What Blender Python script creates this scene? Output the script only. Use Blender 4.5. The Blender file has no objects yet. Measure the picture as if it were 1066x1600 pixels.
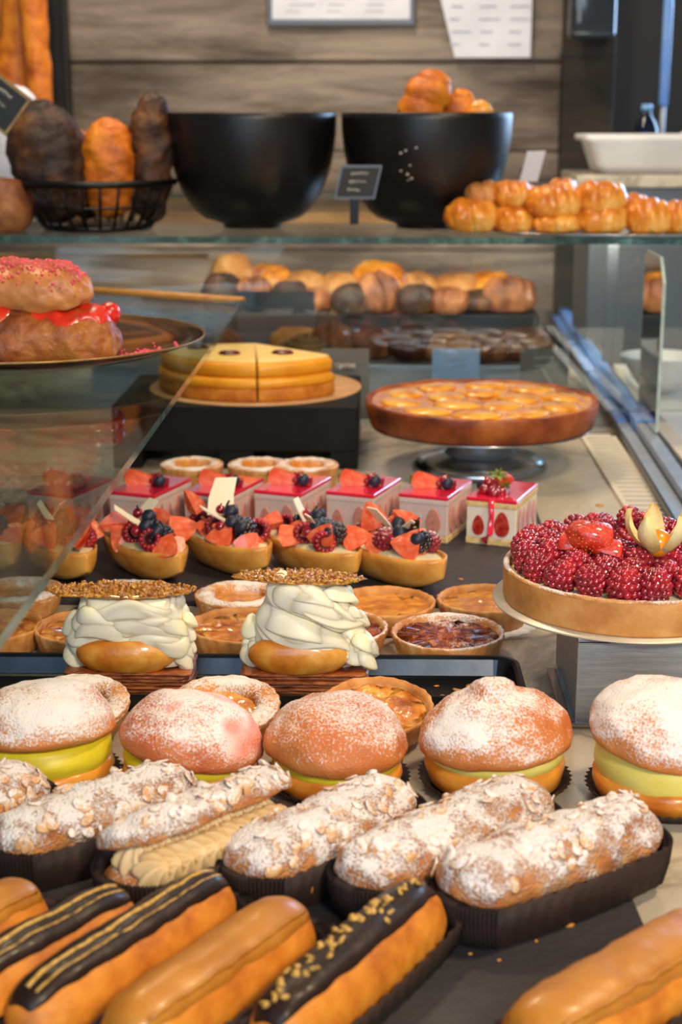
import bpy, math, random
from math import sin, cos, pi, atan, tan, sqrt, radians as R
from mathutils import Vector, Matrix, Euler, noise
COL = bpy.context.scene.collection
rnd = random.Random(7)

# ------------------------------------------------------------ camera maths (counter top is z = 0 until the end)
F = 2400; H = .42; PI_ = atan(622/2400); YAW = atan(67/2400*cos(PI_))
def ray(px, py):
    x = (px-533)/F; y = -(py-800)/F
    d = (x, cos(PI_)+y*sin(PI_), -sin(PI_)+y*cos(PI_))
    c, s = cos(YAW), sin(YAW)
    return Vector((c*d[0]-s*d[1], s*d[0]+c*d[1], d[2]))
def at(px, py, z=0):
    d = ray(px, py); return d*((z-H)/d.z) + Vector((0, 0, H))
def aty(px, py, Y):
    d = ray(px, py); return d*(Y/d.y) + Vector((0, 0, H))

# ------------------------------------------------------------ materials
def lin(h):
    h = h.lstrip('#'); c = [int(h[i:i+2], 16)/255 for i in (0, 2, 4)]
    return tuple([(v/12.92 if v <= .04045 else ((v+.055)/1.055)**2.4) for v in c]+[1])
MATS = {}
def base_mat(name):
    m = bpy.data.materials.new(name); m.use_nodes = True; nt = m.node_tree
    b = nt.nodes['Principled BSDF']; MATS[name] = m
    return m, nt, b
def N(nt, t, **k):
    n = nt.nodes.new(t)
    for a, v in k.items():
        if a.startswith('i_'): n.inputs[a[2:].replace('_', ' ')].default_value = v
        else: setattr(n, a, v)
    return n
def noise_node(nt, scale, detail=4, rough=.55, stretch=None, coord='Object'):
    tc = N(nt, 'ShaderNodeTexCoord'); mp = N(nt, 'ShaderNodeMapping')
    if stretch: mp.inputs['Scale'].default_value = stretch
    n = N(nt, 'ShaderNodeTexNoise'); n.inputs['Scale'].default_value = scale
    n.inputs['Detail'].default_value = detail; n.inputs['Roughness'].default_value = rough
    nt.links.new(tc.outputs[coord], mp.inputs['Vector']); nt.links.new(mp.outputs[0], n.inputs['Vector'])
    return n
def ramp(nt, fac, stops):
    r = N(nt, 'ShaderNodeValToRGB'); e = r.color_ramp.elements
    while len(e) < len(stops): e.new(.5)
    for k, (p, c) in enumerate(stops):
        e[k].position = p; e[k].color = lin(c) if isinstance(c, str) else (c, c, c, 1)
    nt.links.new(fac, r.inputs['Fac']); return r
def mat(name, cols, scale=60, rough=.5, bump=0, bscale=None, spec=.5, metal=0, sss=0, coat=0, stretch=None, detail=4, lo=.3, hi=.7, trans=0, bdist=.002, srad=(.01, .005, .003)):
    m, nt, b = base_mat(name)
    if isinstance(cols, str): cols = [cols]
    if len(cols) > 1:
        n = noise_node(nt, scale, detail, stretch=stretch)
        st = [(lo+(hi-lo)*i/(len(cols)-1), c) for i, c in enumerate(cols)]
        nt.links.new(ramp(nt, n.outputs['Fac'], st).outputs[0], b.inputs['Base Color'])
    else: b.inputs['Base Color'].default_value = lin(cols[0])
    b.inputs['Roughness'].default_value = rough; b.inputs['Metallic'].default_value = metal
    b.inputs['Specular IOR Level'].default_value = spec; b.inputs['Coat Weight'].default_value = coat
    b.inputs['Coat Roughness'].default_value = .08
    b.inputs['Transmission Weight'].default_value = trans
    if sss:
        b.inputs['Subsurface Weight'].default_value = sss; b.inputs['Subsurface Radius'].default_value = srad; b.inputs['Subsurface Scale'].default_value = 1
    if bump:
        n2 = noise_node(nt, bscale or scale*3, 5, stretch=stretch); bp = N(nt, 'ShaderNodeBump')
        bp.inputs['Strength'].default_value = bump; bp.inputs['Distance'].default_value = bdist
        nt.links.new(n2.outputs['Fac'], bp.inputs['Height']); nt.links.new(bp.outputs[0], b.inputs['Normal'])
    return m
def sugared(name, cols, scale=30, amount=.5, sugar='#e9e4e4', rough=.55, nz_w=.75, tint=None, big=26, sharp=.13):
    """baked crust dusted from above with icing sugar: patchy, thicker on faces that look up"""
    m, nt, b = base_mat(name)
    n = noise_node(nt, scale, 4)
    st = [(.3+.4*i/(len(cols)-1), c) for i, c in enumerate(cols)]
    cr = ramp(nt, n.outputs['Fac'], st)
    g = N(nt, 'ShaderNodeNewGeometry'); sx = N(nt, 'ShaderNodeSeparateXYZ'); nt.links.new(g.outputs['Normal'], sx.inputs[0])
    f = noise_node(nt, 620, 2, .5); bg = noise_node(nt, big, 3)
    def mth(op, a, c):
        q = N(nt, 'ShaderNodeMath', operation=op)
        for i, v in enumerate((a, c)):
            if hasattr(v, 'node'): nt.links.new(v, q.inputs[i])
            else: q.inputs[i].default_value = v
        return q.outputs[0]
    s = mth('ADD', mth('MULTIPLY', sx.outputs['Z'], nz_w), mth('MULTIPLY', mth('SUBTRACT', f.outputs['Fac'], .5), 1.5))
    s = mth('ADD', s, mth('MULTIPLY', mth('SUBTRACT', bg.outputs['Fac'], .5), 2.2))
    s = mth('SUBTRACT', s, 1-amount)
    mr = N(nt, 'ShaderNodeMapRange'); mr.inputs['From Min'].default_value = -sharp; mr.inputs['From Max'].default_value = sharp+.22
    mr.inputs['To Max'].default_value = .95
    nt.links.new(s, mr.inputs['Value'])
    mx = N(nt, 'ShaderNodeMix', data_type='RGBA'); nt.links.new(mr.outputs[0], mx.inputs['Factor'])
    nt.links.new(cr.outputs[0], mx.inputs['A']); mx.inputs['B'].default_value = lin(sugar)
    if tint:
        tn = noise_node(nt, 22, 2); mt = N(nt, 'ShaderNodeMix', data_type='RGBA')
        nt.links.new(ramp(nt, tn.outputs['Fac'], [(.5, 0), (.62, 1)]).outputs[0], mt.inputs['Factor'])
        mt.inputs['A'].default_value = lin(sugar); mt.inputs['B'].default_value = lin(tint); nt.links.new(mt.outputs['Result'], mx.inputs['B'])
    nt.links.new(mx.outputs['Result'], b.inputs['Base Color'])
    b.inputs['Roughness'].default_value = rough
    bp = N(nt, 'ShaderNodeBump'); bp.inputs['Strength'].default_value = .55; bp.inputs['Distance'].default_value = .0012
    ad = mth('ADD', f.outputs['Fac'], mth('MULTIPLY', mr.outputs[0], .6)); nt.links.new(ad, bp.inputs['Height']); nt.links.new(bp.outputs[0], b.inputs['Normal'])
    return m
def glass(name, tint='#f4faf8', rough=.02, ior=1.5, k=1.0):
    m, nt, b = base_mat(name); nt.nodes.remove(b)
    out = nt.nodes['Material Output']; t = N(nt, 'ShaderNodeBsdfTransparent'); t.inputs[0].default_value = lin(tint)
    g = N(nt, 'ShaderNodeBsdfGlossy'); g.inputs['Roughness'].default_value = rough
    fr = N(nt, 'ShaderNodeFresnel'); fr.inputs['IOR'].default_value = ior
    ml = N(nt, 'ShaderNodeMath', operation='MULTIPLY'); ml.inputs[1].default_value = k; nt.links.new(fr.outputs[0], ml.inputs[0])
    mx = N(nt, 'ShaderNodeMixShader'); nt.links.new(ml.outputs[0], mx.inputs[0]); nt.links.new(t.outputs[0], mx.inputs[1]); nt.links.new(g.outputs[0], mx.inputs[2])
    nt.links.new(mx.outputs[0], out.inputs[0]); return m

choux = mat('choux', ['#a5561b', '#cf8330', '#e3a048'], 38, .42, .35, 160, coat=.15)
choux_pale = mat('choux_pale', ['#a85a14', '#c97a20', '#d88f30'], 45, .55, .35, 160)
bun_gold = mat('bun_gold', ['#c4691d', '#dd8a2a', '#e9a442'], 40, .35, .2, 120, coat=.35)
puff_gold = mat('puff_gold', ['#a85a14', '#cc8228', '#e2ae52'], 30, .35, .25, 150, coat=.5)
choc = mat('choc_glaze', ['#1d120e', '#2b1a14'], 60, .42, .5, 90, coat=.08, spec=.3)
caramel = mat('caramel_glaze', ['#9e601c', '#b07224', '#bb7e2e'], 30, .4, .3, 60, coat=.12)
gold_stripe = mat('gold_stripe', ['#8c6a24', '#cfa24a', '#4c3313'], 150, .35, .3, 300, coat=.3)
paper_cup_m = mat('paper_cup', ['#24130e', '#33201a'], 60, .75, .1)
almond_m = sugared('almond_flake', ['#c98a50', '#dcae74', '#b87a44'], 70, .86, nz_w=.5, big=60)
sug_almond = sugared('sugared_almond_crust', ['#a85f2c', '#c88448', '#d8a46a'], 60, .84, nz_w=.6, big=70)
for q in sug_almond.node_tree.nodes:
    if q.type == 'BUMP': q.inputs['Strength'].default_value = .9; q.inputs['Distance'].default_value = .0025
sug_bun = sugared('sugared_bun', ['#b8622a', '#cb7a3c', '#d68f50'], 24, .58, big=22)
sug_bun_light = sugared('lightly_sugared_bun', ['#b8602a', '#c67438', '#d28a4a'], 24, .50, big=10, sharp=.14)
sug_bun_heavy = sugared('heavily_sugared_bun', ['#b8622a', '#cf8040', '#d99552'], 30, .74, big=24)
sug_bun_pink = sugared('pink_sugared_bun', ['#b8542c', '#d07a48', '#d68a50'], 24, .66, tint='#ef9486', big=16)
sug_base = sugared('sugared_base', ['#a85b22', '#c97f38', '#d89a52'], 60, .35)
custard = mat('custard', ['#d8c41c', '#e6d63a'], 40, .4, .1, 80, sss=.15)
custard_pale = mat('custard_pale', ['#eadaa6', '#f1e5c0'], 40, .4, .1, 80, sss=.15)
custard_bun = mat('custard_bun', ['#e0d25c', '#ebe184'], 40, .4, .1, 80, sss=.15)
cream_m = mat('whipped_cream', ['#fdf3c4', '#fff8d8'], 30, .38, .03, 60, sss=.5, srad=(.012, .010, .005))
rosette_m = mat('piped_cream', ['#d6b37c', '#e6cb9c'], 80, .45, .15, 200, sss=.1)
flaky = mat('puff_pastry', ['#5c2410', '#93481c', '#b96f30'], 60, .4, .8, 90, stretch=(1, 1, 7), coat=.3, bdist=.004)
sparkle = mat('caramel_sparkle', ['#7c420e', '#c17a18', '#f0bb3c'], 260, .16, .9, 500, coat=.9, bdist=.003)
shell = mat('tart_shell', ['#a5622a', '#c88643', '#dba463'], 55, .6, .4, 200)
shell_dust = sugared('dusted_tart_shell', ['#a9642e', '#c58446', '#d9a56a'], 55, .38)
jam = mat('caramel_filling', ['#a9570e', '#d5871e', '#efb347'], 75, .12, .8, 120, coat=.9, lo=.25, hi=.75, bdist=.004)
jam_b = mat('apple_filling', ['#8c3d10', '#c9761d', '#e9b050'], 60, .14, .8, 100, coat=.8, bdist=.004)
nuts = sugared('berry_nut_filling', ['#2a0d08', '#7a2c12', '#c87328'], 110, .30, nz_w=.4, big=50, rough=.25)
dust_jam = sugared('dusted_almond_top', ['#a3520f', '#c9802a', '#e0a244'], 60, .62, big=40)
shellW = mat('crisp_shell', ['#b46a26', '#d6923c', '#e2ab55'], 40, .4, .3, 150, coat=.2)
rasp_m = mat('raspberry', ['#7c0d1c', '#a3182a', '#b92a38'], 90, .22, 0, sss=.15, coat=.6, srad=(.006, .001, .001))
rasp_g = mat('raspberry_glazed', ['#6c0a1c', '#941226', '#b8202c'], 70, .12, 0, sss=.15, coat=1, srad=(.006, .001, .001))
rasp_d = sugared('raspberry_dusted', ['#6c1020', '#8e1c2c', '#a83040'], 90, .30, rough=.35, big=90)
rasp_in = mat('raspberry_hollow', '#4a0610', rough=.5)
black_m = mat('blackberry', ['#120b14', '#241826'], 120, .2, 0, coat=.7)
blue_m = mat('blueberry', ['#141a2a', '#28324a'], 120, .45, 0)
straw_skin = mat('strawberry_skin', ['#b01c0c', '#d32c12', '#e24a20'], 80, .2, .5, 500, coat=.7)
straw_cut = mat('strawberry_flesh', ['#e0502c', '#ec6c44', '#f49a74'], 120, .25, .15, 300, coat=.4, sss=.1)
straw_face = mat('strawberry_slice', ['#8e1410', '#b02a20', '#c95a48'], 160, .25, .2, 300, coat=.4)
straw_pale = mat('strawberry_slice_pale', ['#b86a5c', '#cf8f82', '#c27a6c'], 120, .35, .2, 300)
leaf = mat('leaf', ['#3f4a18', '#6b7a2c', '#8c9a45'], 90, .5, .3)
whitechoc = mat('white_chocolate', ['#e9dcbc', '#f2e8cf'], 50, .4)
darkchoc = mat('dark_chocolate', ['#1e1210', '#2e1d19'], 50, .3, coat=.3)
physalis = mat('physalis_berry', ['#e07a10', '#f29a24'], 50, .25, coat=.6)
husk = mat('physalis_husk', ['#c79a3e', '#e6cf85', '#eedfa6'], 60, .6, .5, 200, stretch=(1, 1, .3))
sponge = mat('sponge', ['#cfa867', '#e2c487', '#ecd6a2'], 160, .7, .4, 400)
mousse = mat('mousse', ['#e6d8c4', '#f0e7d6'], 50, .5, .15, 200, sss=.1)
mousse_lit_pink = mat('mousse_lit_pink', ['#d3b7b0', '#e2ccc6'], 50, .5, .15, 200)  # pinkish tint of the lighting put into the cream colour
red_glaze = mat('red_glaze', ['#d8183a', '#ec3050'], 30, .08, coat=1, sss=.2)
apple_top = mat('apple_top', ['#5e2008', '#a8500e', '#d8841a', '#e8a232'], 26, .22, .5, 70, coat=.55, lo=.25, hi=.65, bdist=.004)
apple_slice = mat('apple_slice', ['#a85210', '#dd9222', '#ecae3c', '#f0bc50'], 26, .3, .2, 120, coat=.6)
crust = mat('tart_crust', ['#4e1c08', '#8a3e10', '#ac5e22'], 24, .5, .4, 150)
crust_tan = mat('shortcrust', ['#b27434', '#c98c48', '#d79f5e'], 40, .6, .35, 160)
yolk = mat('lemon_cream', ['#e0901a', '#ec9f20', '#f0b038'], 30, .4, .2, 100)
icing = mat('yellow_icing', ['#ecc46a', '#f2d48c'], 50, .35)
jamdot = mat('jam_spot', ['#3c0a06', '#6c1a10'], 80, .2, coat=.5)
black_plastic = mat('black_board', ['#060608', '#0c0c10'], 40, .6, .05, spec=.25)
tray_m = mat('tray_metal', ['#32363c', '#3c4148'], 30, .3, .05, 80, metal=1)
steel = mat('steel', ['#8a929c', '#a4adb8'], 20, .42, .15, 60, metal=.6, stretch=(1, 1, 14))
steel_bright = mat('bright_steel', ['#b9bcc0', '#d2d4d8'], 20, .2, metal=1)
alu = mat('aluminium', ['#b0b8c4', '#c6cedb'], 20, .38, metal=.7)
alu_dark = mat('dark_channel', '#20242a', rough=.3, metal=.6)
cardboard = mat('cardboard', ['#b7895a', '#c89e70'], 30, .7)
gold_card = mat('gold_card', ['#c6b9a4', '#dccfba'], 30, .35, metal=.3)
slate = mat('slate', ['#25242a', '#302e33', '#3a3736'], 9, .55, .35, 160, detail=8)
doily_m = mat('doily', '#e9e7e4', rough=.8)
bowl_m = mat('black_bowl', ['#08080a', '#0d0d10'], 20, .38, .05)
wire_m = mat('black_wire', '#0b0b0d', rough=.35, metal=.4)
bread_dark = mat('dark_rye', ['#140a08', '#2a1610', '#5a3418', '#8a6232'], 22, .6, .8, 90, lo=.3, hi=.78, bdist=.004)
bread_gold = mat('golden_loaf', ['#9a4608', '#cc7012', '#e29026'], 30, .5, .6, 120, bdist=.003)
croiss = mat('croissant_crust', ['#9c4a0c', '#c87418', '#e09a36', '#efc673'], 26, .35, .35, 110, coat=.25)
bread_mid = mat('brown_roll', ['#4a2616', '#7a4526', '#a86e3e'], 26, .6, .6, 90, bdist=.003)
bread_tan = mat('tan_roll', ['#9c6430', '#bd8146', '#cf9c64'], 26, .6, .5, 90)
plate_m = mat('dark_plate', ['#1c1512', '#35261c', '#4a3526'], 12, .18, .05, coat=.6, stretch=(1, 3, 1))
plate_rim = mat('plate_rim', ['#7a5a30', '#a08050'], 60, .35, metal=.5)
pinksugar = mat('pink_sugar', ['#c8273a', '#e04a5c', '#ee7a84'], 300, .5)
redjam = mat('red_jam', ['#b50f0a', '#e0281a', '#ee4630'], 90, .2, .5, 200, coat=.7)
crumb_m = mat('crumb', ['#b8752a', '#d89c4a'], 200, .6)
white_plastic = mat('white_plastic', ['#d8d8da', '#e4e4e6'], 20, .4)
white_paper = mat('white_paper', ['#cdd2e2', '#dfe3f0'], 12, .7)
grey_ink = mat('grey_ink', ['#a9adba', '#bcc0cc'], 60, .8)
chalk = mat('chalk', '#b8b8b4', rough=.9)
chalkboard = mat('chalkboard', ['#15181a', '#1f2324'], 40, .6)
card_grey = mat('grey_card', ['#5b5c58', '#6b6c68'], 20, .6)
card_blue_lit = mat('blue_lit_card', ['#8fb2dc', '#a5c3e8'], 20, .35)  # blue light falling on the card put into its colour
frame_grey = mat('grey_frame', '#59606a', rough=.4, metal=.4)
black_frame = mat('black_frame', ['#0c0d10', '#15171b'], 20, .4)
gold_wood = mat('gold_wood', ['#a97332', '#c79250'], 20, .45, .2, stretch=(1, 8, 8))
vent_m = mat('vent_white', ['#cfc6b4', '#dbd3c2'], 10, .45)
vent_dark = mat('vent_dark', '#23211e', rough=.8)
dark_wall = mat('dark_wall', ['#0d1116', '#171d25'], 3, .5)
glass_m = glass('pane_glass', '#f4f8f7', .015, k=1.4)
glass_shelf = glass('shelf_glass', '#ecf2f0', .02, k=.4)
edge_pale = mat('pale_glass_edge', ['#8fa8a4', '#b4c8c4'], 60, .2)
edge_m = mat('glass_edge', ['#1f3f3d', '#35605c', '#5e8f88'], 60, .2, coat=.5, trans=.4, stretch=(1, 1, 1))
jar_glass = glass('jar_glass', '#8a98a0', .05)
floor_m = mat('floor_tiles', ['#4a4642', '#5b5650'], 3, .5)
plaster = mat('plaster', ['#8d8a84', '#9a968e'], 2, .8)

def marble():
    m, nt, b = base_mat('marble')
    n = noise_node(nt, 3.2, 9, .6); n.inputs['Distortion'].default_value = 1.4
    r1 = ramp(nt, n.outputs['Fac'], [(.42, '#cfc8bb'), (.49, '#9d968c'), (.53, '#c8c1b4'), (.7, '#d8d1c4')])
    n2 = noise_node(nt, 14, 6); r2 = ramp(nt, n2.outputs['Fac'], [(.3, '#bcb5aa'), (.7, '#e0dacd')])
    mx = N(nt, 'ShaderNodeMix', data_type='RGBA', blend_type='MULTIPLY'); mx.inputs['Factor'].default_value = .6
    nt.links.new(r1.outputs[0], mx.inputs['A']); nt.links.new(r2.outputs[0], mx.inputs['B']); nt.links.new(mx.outputs['Result'], b.inputs['Base Color'])
    b.inputs['Roughness'].default_value = .22; return m
marble_m = marble()
def wood(name, c):
    m, nt, b = base_mat(name)
    n = noise_node(nt, 3.5, 8, .65, stretch=(1, 1, 9)); n.inputs['Distortion'].default_value = .6
    r1 = ramp(nt, n.outputs['Fac'], [(.28, c[0]), (.45, c[1]), (.6, c[2]), (.75, c[3])])
    n2 = noise_node(nt, 2.2, 4, stretch=(1, 1, 2.2)); r2 = ramp(nt, n2.outputs['Fac'], [(.35, '#8a8078'), (.55, '#ffffff')])
    mx = N(nt, 'ShaderNodeMix', data_type='RGBA', blend_type='MULTIPLY'); mx.inputs['Factor'].default_value = .9
    nt.links.new(r1.outputs[0], mx.inputs['A']); nt.links.new(r2.outputs[0], mx.inputs['B']); nt.links.new(mx.outputs['Result'], b.inputs['Base Color'])
    bp = N(nt, 'ShaderNodeBump'); bp.inputs['Strength'].default_value = .5; bp.inputs['Distance'].default_value = .006
    nt.links.new(n.outputs['Fac'], bp.inputs['Height']); nt.links.new(bp.outputs[0], b.inputs['Normal'])
    b.inputs['Roughness'].default_value = .75; return m
wood_wall = wood('weathered_planks', ['#4a4038', '#786c62', '#968a80', '#a08a70'])
wood_dark = wood('dark_planks', ['#1e1a15', '#2f2920', '#3b3327', '#443a2a'])
wood_orange = wood('orange_oak', ['#8a5a28', '#a8733a', '#bd8850', '#c99862'])

# ------------------------------------------------------------ mesh helpers
class MB:
    def __init__(s): s.v = []; s.f = []; s.m = []
    def add(s, v, f, mi=0, M=None):
        o = len(s.v)
        s.v += [tuple(M @ Vector(p)) if M else tuple(p) for p in v]
        s.f += [tuple(i+o for i in q) for q in f]; s.m += [mi]*len(f); return s
    def mesh(s, name, mats, smooth=True):
        me = bpy.data.meshes.new(name); me.from_pydata(s.v, [], s.f)
        for m in (mats if isinstance(mats, (list, tuple)) else [mats]): me.materials.append(m)
        me.polygons.foreach_set('material_index', s.m)
        me.polygons.foreach_set('use_smooth', [smooth]*len(s.f)); me.update(); return me
    def build(s, name, mats, parent=None, smooth=True, loc=None, rot=None, sc=None):
        return inst(s.mesh(name, mats, smooth), name, parent, loc, rot, sc)
def inst(me, name, parent=None, loc=None, rot=None, sc=None):
    o = bpy.data.objects.new(name, me); COL.objects.link(o)
    if parent: o.parent = parent
    if loc is not None: o.location = loc
    if rot is not None: o.rotation_euler = rot
    if sc is not None: o.scale = (sc, sc, sc) if isinstance(sc, (int, float)) else sc
    return o
def tag(o, label, cat, group=None, kind=None):
    o['label'] = label; o['category'] = cat
    if group: o['group'] = group
    if kind: o['kind'] = kind
    return o
def thing(name, label, cat, loc=(0, 0, 0), rz=0, group=None):
    o = bpy.data.objects.new(name, None); COL.objects.link(o); o.empty_display_size = .02
    o.location = loc; o.rotation_euler = (0, 0, rz); return tag(o, label, cat, group)
def struct(o, label=None):
    o['kind'] = 'structure'
    if label: o['label'] = label
    return o
def rings(rs, capa=True, capb=True, closed=True):
    v = []; f = []; n = len(rs[0])
    for r in rs: v += [tuple(p) for p in r]
    m = n if closed else n-1
    for i in range(len(rs)-1):
        for j in range(m):
            k = (j+1) % n; f.append((i*n+j, i*n+k, (i+1)*n+k, (i+1)*n+j))
    for flag, i0, rev in ((capa, 0, True), (capb, (len(rs)-1)*n, False)):
        if flag:
            c = sum((Vector(v[i0+j]) for j in range(n)), Vector())/n; v.append(tuple(c)); ci = len(v)-1
            for j in range(n):
                k = (j+1) % n; f.append((i0+k, i0+j, ci) if rev else (i0+j, i0+k, ci))
    return v, f
def box(x0, x1, y0, y1, z0, z1, b=0):
    if not b:
        v = [(x, y, z) for z in (z0, z1) for x, y in ((x0, y0), (x1, y0), (x1, y1), (x0, y1))]
        return v, [(3, 2, 1, 0), (4, 5, 6, 7), (0, 1, 5, 4), (1, 2, 6, 5), (2, 3, 7, 6), (3, 0, 4, 7)]
    def ring(z, q):
        r = []
        for cx, cy, a0 in ((x1-b, y1-b, 0), (x0+b, y1-b, 90), (x0+b, y0+b, 180), (x1-b, y0+b, 270)):
            for k in range(5): a = R(a0+22.5*k); r.append((cx+(b-q)*cos(a), cy+(b-q)*sin(a), z))
        return r
    bb = min(b, (z1-z0)*.45)
    return rings([ring(z0, b*.6), ring(z0+bb*.35, b*.15), ring(z0+bb, 0), ring(z1-bb, 0), ring(z1-bb*.35, b*.15), ring(z1, b*.6)])
def lathe(prof, n=64, fn=None, a0=0, a1=2*pi):
    """prof [(r, z)] bottom to top; fn(a, i, r, z) -> (r, z)"""
    full = abs(a1-a0-2*pi) < 1e-6; rs = []
    for i, (r, z) in enumerate(prof):
        ring = []
        for j in range(n if full else n+1):
            a = a0+(a1-a0)*j/n; rr, zz = fn(a, i, r, z) if fn else (r, z)
            ring.append((rr*cos(a), rr*sin(a), zz))
        rs.append(ring)
    v, f = rings(rs, full, full, full)
    if not full:
        m = n+1
        for j in (0, n):
            idx = [i*m+j for i in range(len(prof))]
            f.append(tuple(idx) if j == 0 else tuple(reversed(idx)))
    return v, f
def tube(pts, r, n=8, closed=False):
    pts = [Vector(p) for p in pts]; rs = []; up = Vector((0, 0, 1))
    for i, p in enumerate(pts):
        a = pts[(i-1) % len(pts)] if (closed or i) else p; c = pts[(i+1) % len(pts)] if (closed or i < len(pts)-1) else p
        t = (c-a).normalized(); u = up if abs(t.z) < .9 else Vector((1, 0, 0)); s = t.cross(u).normalized(); w = s.cross(t)
        rr = r[i] if isinstance(r, (list, tuple)) else r
        rs.append([p+s*cos(2*pi*k/n)*rr+w*sin(2*pi*k/n)*rr for k in range(n)])
    if closed: rs.append(rs[0]); return rings(rs, False, False)
    return rings(rs)
def ico(r, sub=1, s=(1, 1, 1)):
    import bmesh
    bm = bmesh.new(); bmesh.ops.create_icosphere(bm, subdivisions=sub, radius=r)
    v = [(p.co.x*s[0], p.co.y*s[1], p.co.z*s[2]) for p in bm.verts]; f = [tuple(x.index for x in q.verts) for q in bm.faces]; bm.free(); return v, f
def nz(p, f=1, s=0): return noise.noise(Vector((p[0]*f+s*7.3, p[1]*f+s*3.1, p[2]*f-s*5.7)))
def prism(pts, z0, z1):
    n = len(pts); v = [(x, y, z0) for x, y in pts]+[(x, y, z1) for x, y in pts]
    return v, [tuple(reversed(range(n))), tuple(range(n, 2*n))]+[(i, (i+1) % n, n+(i+1) % n, n+i) for i in range(n)]

# ------------------------------------------------------------ éclair body
def body_fn(L, W, Hh, seed, rough=.0012, e=6, q=2.3, bend=0, lo=-.72, zc=None):
    zc = Hh*.36 if zc is None else zc
    def fn(t, a, off=0):
        p = max(0, 1-abs(t)**e)**(1/q)
        y = W/2*p*cos(a); z = sin(a)
        z = max(z, lo-(0 if z > lo else (z-lo)*-.15)); z = Hh*.6*p*z
        P = Vector((L/2*t, y+bend*t*t, z+zc)); n = Vector((t*.25 if abs(t) < .8 else t, cos(a), sin(a))).normalized()
        d = off + rough*(nz(P, 45, seed)*1.1+nz(P, 130, seed)*.5)*min(1, p*2)
        return P+n*d
    return fn
def body_mesh(fn, nu=56, nv=40, floor=0.0):
    rs = []
    for i in range(nu+1):
        t = -cos(pi*i/nu)*.9995
        ring = [fn(t, 2*pi*j/nv) for j in range(nv)]
        rs.append([(p.x, p.y, max(p.z, floor)) for p in ring])
    return rings(rs)
def strip_on(fn, tm, am, half, th, nu=50, nv=22, seed=0, wob=.1):
    rs = []
    for i in range(nu+1):
        t = -cos(pi*i/nu)*tm; row = []
        ft = (1-(abs(t)/tm)**14)
        for j in range(nv+1):
            s = -1+2*j/nv
            hh = half*(1+wob*nz((t*6, s, 0), 1, seed))
            o = th*(1-abs(s)**6)*ft**.5-.0012*(1-ft*(1-abs(s)**10))
            row.append(fn(t, am+s*hh, o))
        rs.append(row)
    return rings(rs, False, False, False)
def line_on(fn, a, off, t0, t1, r, seed, n=40):
    pts = [fn(t0+(t1-t0)*i/n, a+.05*nz((i*.3, seed, 0)), off) for i in range(n+1)]
    return tube(pts, [r*(.75+.5*abs(nz((i*.5, 0, seed), 1.7))) for i in range(n+1)], 7)
def cup_mesh(L, W, h, flare=.005, n=160, depth=.0011):
    def ring(off, z, fl):
        r = []; wr = W/2+off; lr = L/2-W/2
        for k in range(n):
            a = 2*pi*k/n; x = cos(a)*wr; y = sin(a)*wr; x += lr*max(-1, min(1, cos(a)*2.2))
            q = 1+fl*(depth/wr)*(1 if k % 2 else -1); r.append((x*q, y*q, z))
        return r
    return rings([ring(-.001, .0003, 0), ring(0, .0006, .3), ring(flare*.5, h*.5, 1), ring(flare, h, 1), ring(flare-.0006, h, 1), ring(flare*.5-.0006, h*.5, 1), ring(-.0015, .0012, 0)])
def finger_eclair(kind, far, ang, label, seed, L=.135, W=.038, Hh=.037, mid=84, z=.0065, stripes=True, cup=True):
    c = Vector((far.x-cos(ang)*(L/2-.006), far.y-sin(ang)*(L/2-.006), z))
    nm = 'chocolate_eclair' if kind == 'choc' else 'caramel_eclair'
    t = thing(nm, label, 'eclair', c, ang, 'glazed eclairs at the front')
    fn = body_fn(L, W, Hh, seed, bend=.002, zc=Hh*.36+.001)
    MB().add(*body_mesh(fn, floor=.0012)).build('pastry', choux_pale if kind != 'choc' else choux_pale, t)
    if kind == 'choc':
        MB().add(*strip_on(fn, .965, R(mid), R(46), .0022, seed=seed)).build('chocolate_glaze', choc, t)
        for k, aa in enumerate((2, 20)):
            MB().add(*line_on(fn, R(mid+aa), .0017, -.86, .86, (.0017, .0009)[k], seed+k)).build('icing_stripe', gold_stripe, t)
    elif kind == 'nib':
        MB().add(*strip_on(fn, .965, R(mid), R(45), .0024, seed=seed)).build('chocolate_glaze', choc, t)
        m = MB(); rr = random.Random(seed)
        for k in range(70):
            p = fn(rr.uniform(-.9, .9), R(mid+rr.gauss(0, 10)), .0026)
            m.add(*ico(rr.uniform(.001, .0024), 1, (1.5, 1, .5)), 0, Matrix.Translation(p) @ Euler((rr.random(), rr.random(), rr.random()*6)).to_matrix().to_4x4())
        o = m.build('gold_flakes', gold_stripe, t); o['kind'] = 'stuff'
    else:
        MB().add(*strip_on(fn, .97, R(mid+6), R(52), .0026, seed=seed)).build('caramel_glaze', caramel, t)
        MB().add(*line_on(fn, R(mid+40), .0026, -.8, .8, .0016, seed)).build('glaze_ridge', caramel, t)
    if cup:
        MB().add(*cup_mesh(L+.005, W+.003, .0165, .003)).build('paper_case', paper_cup_m, t)
    return t

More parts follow.
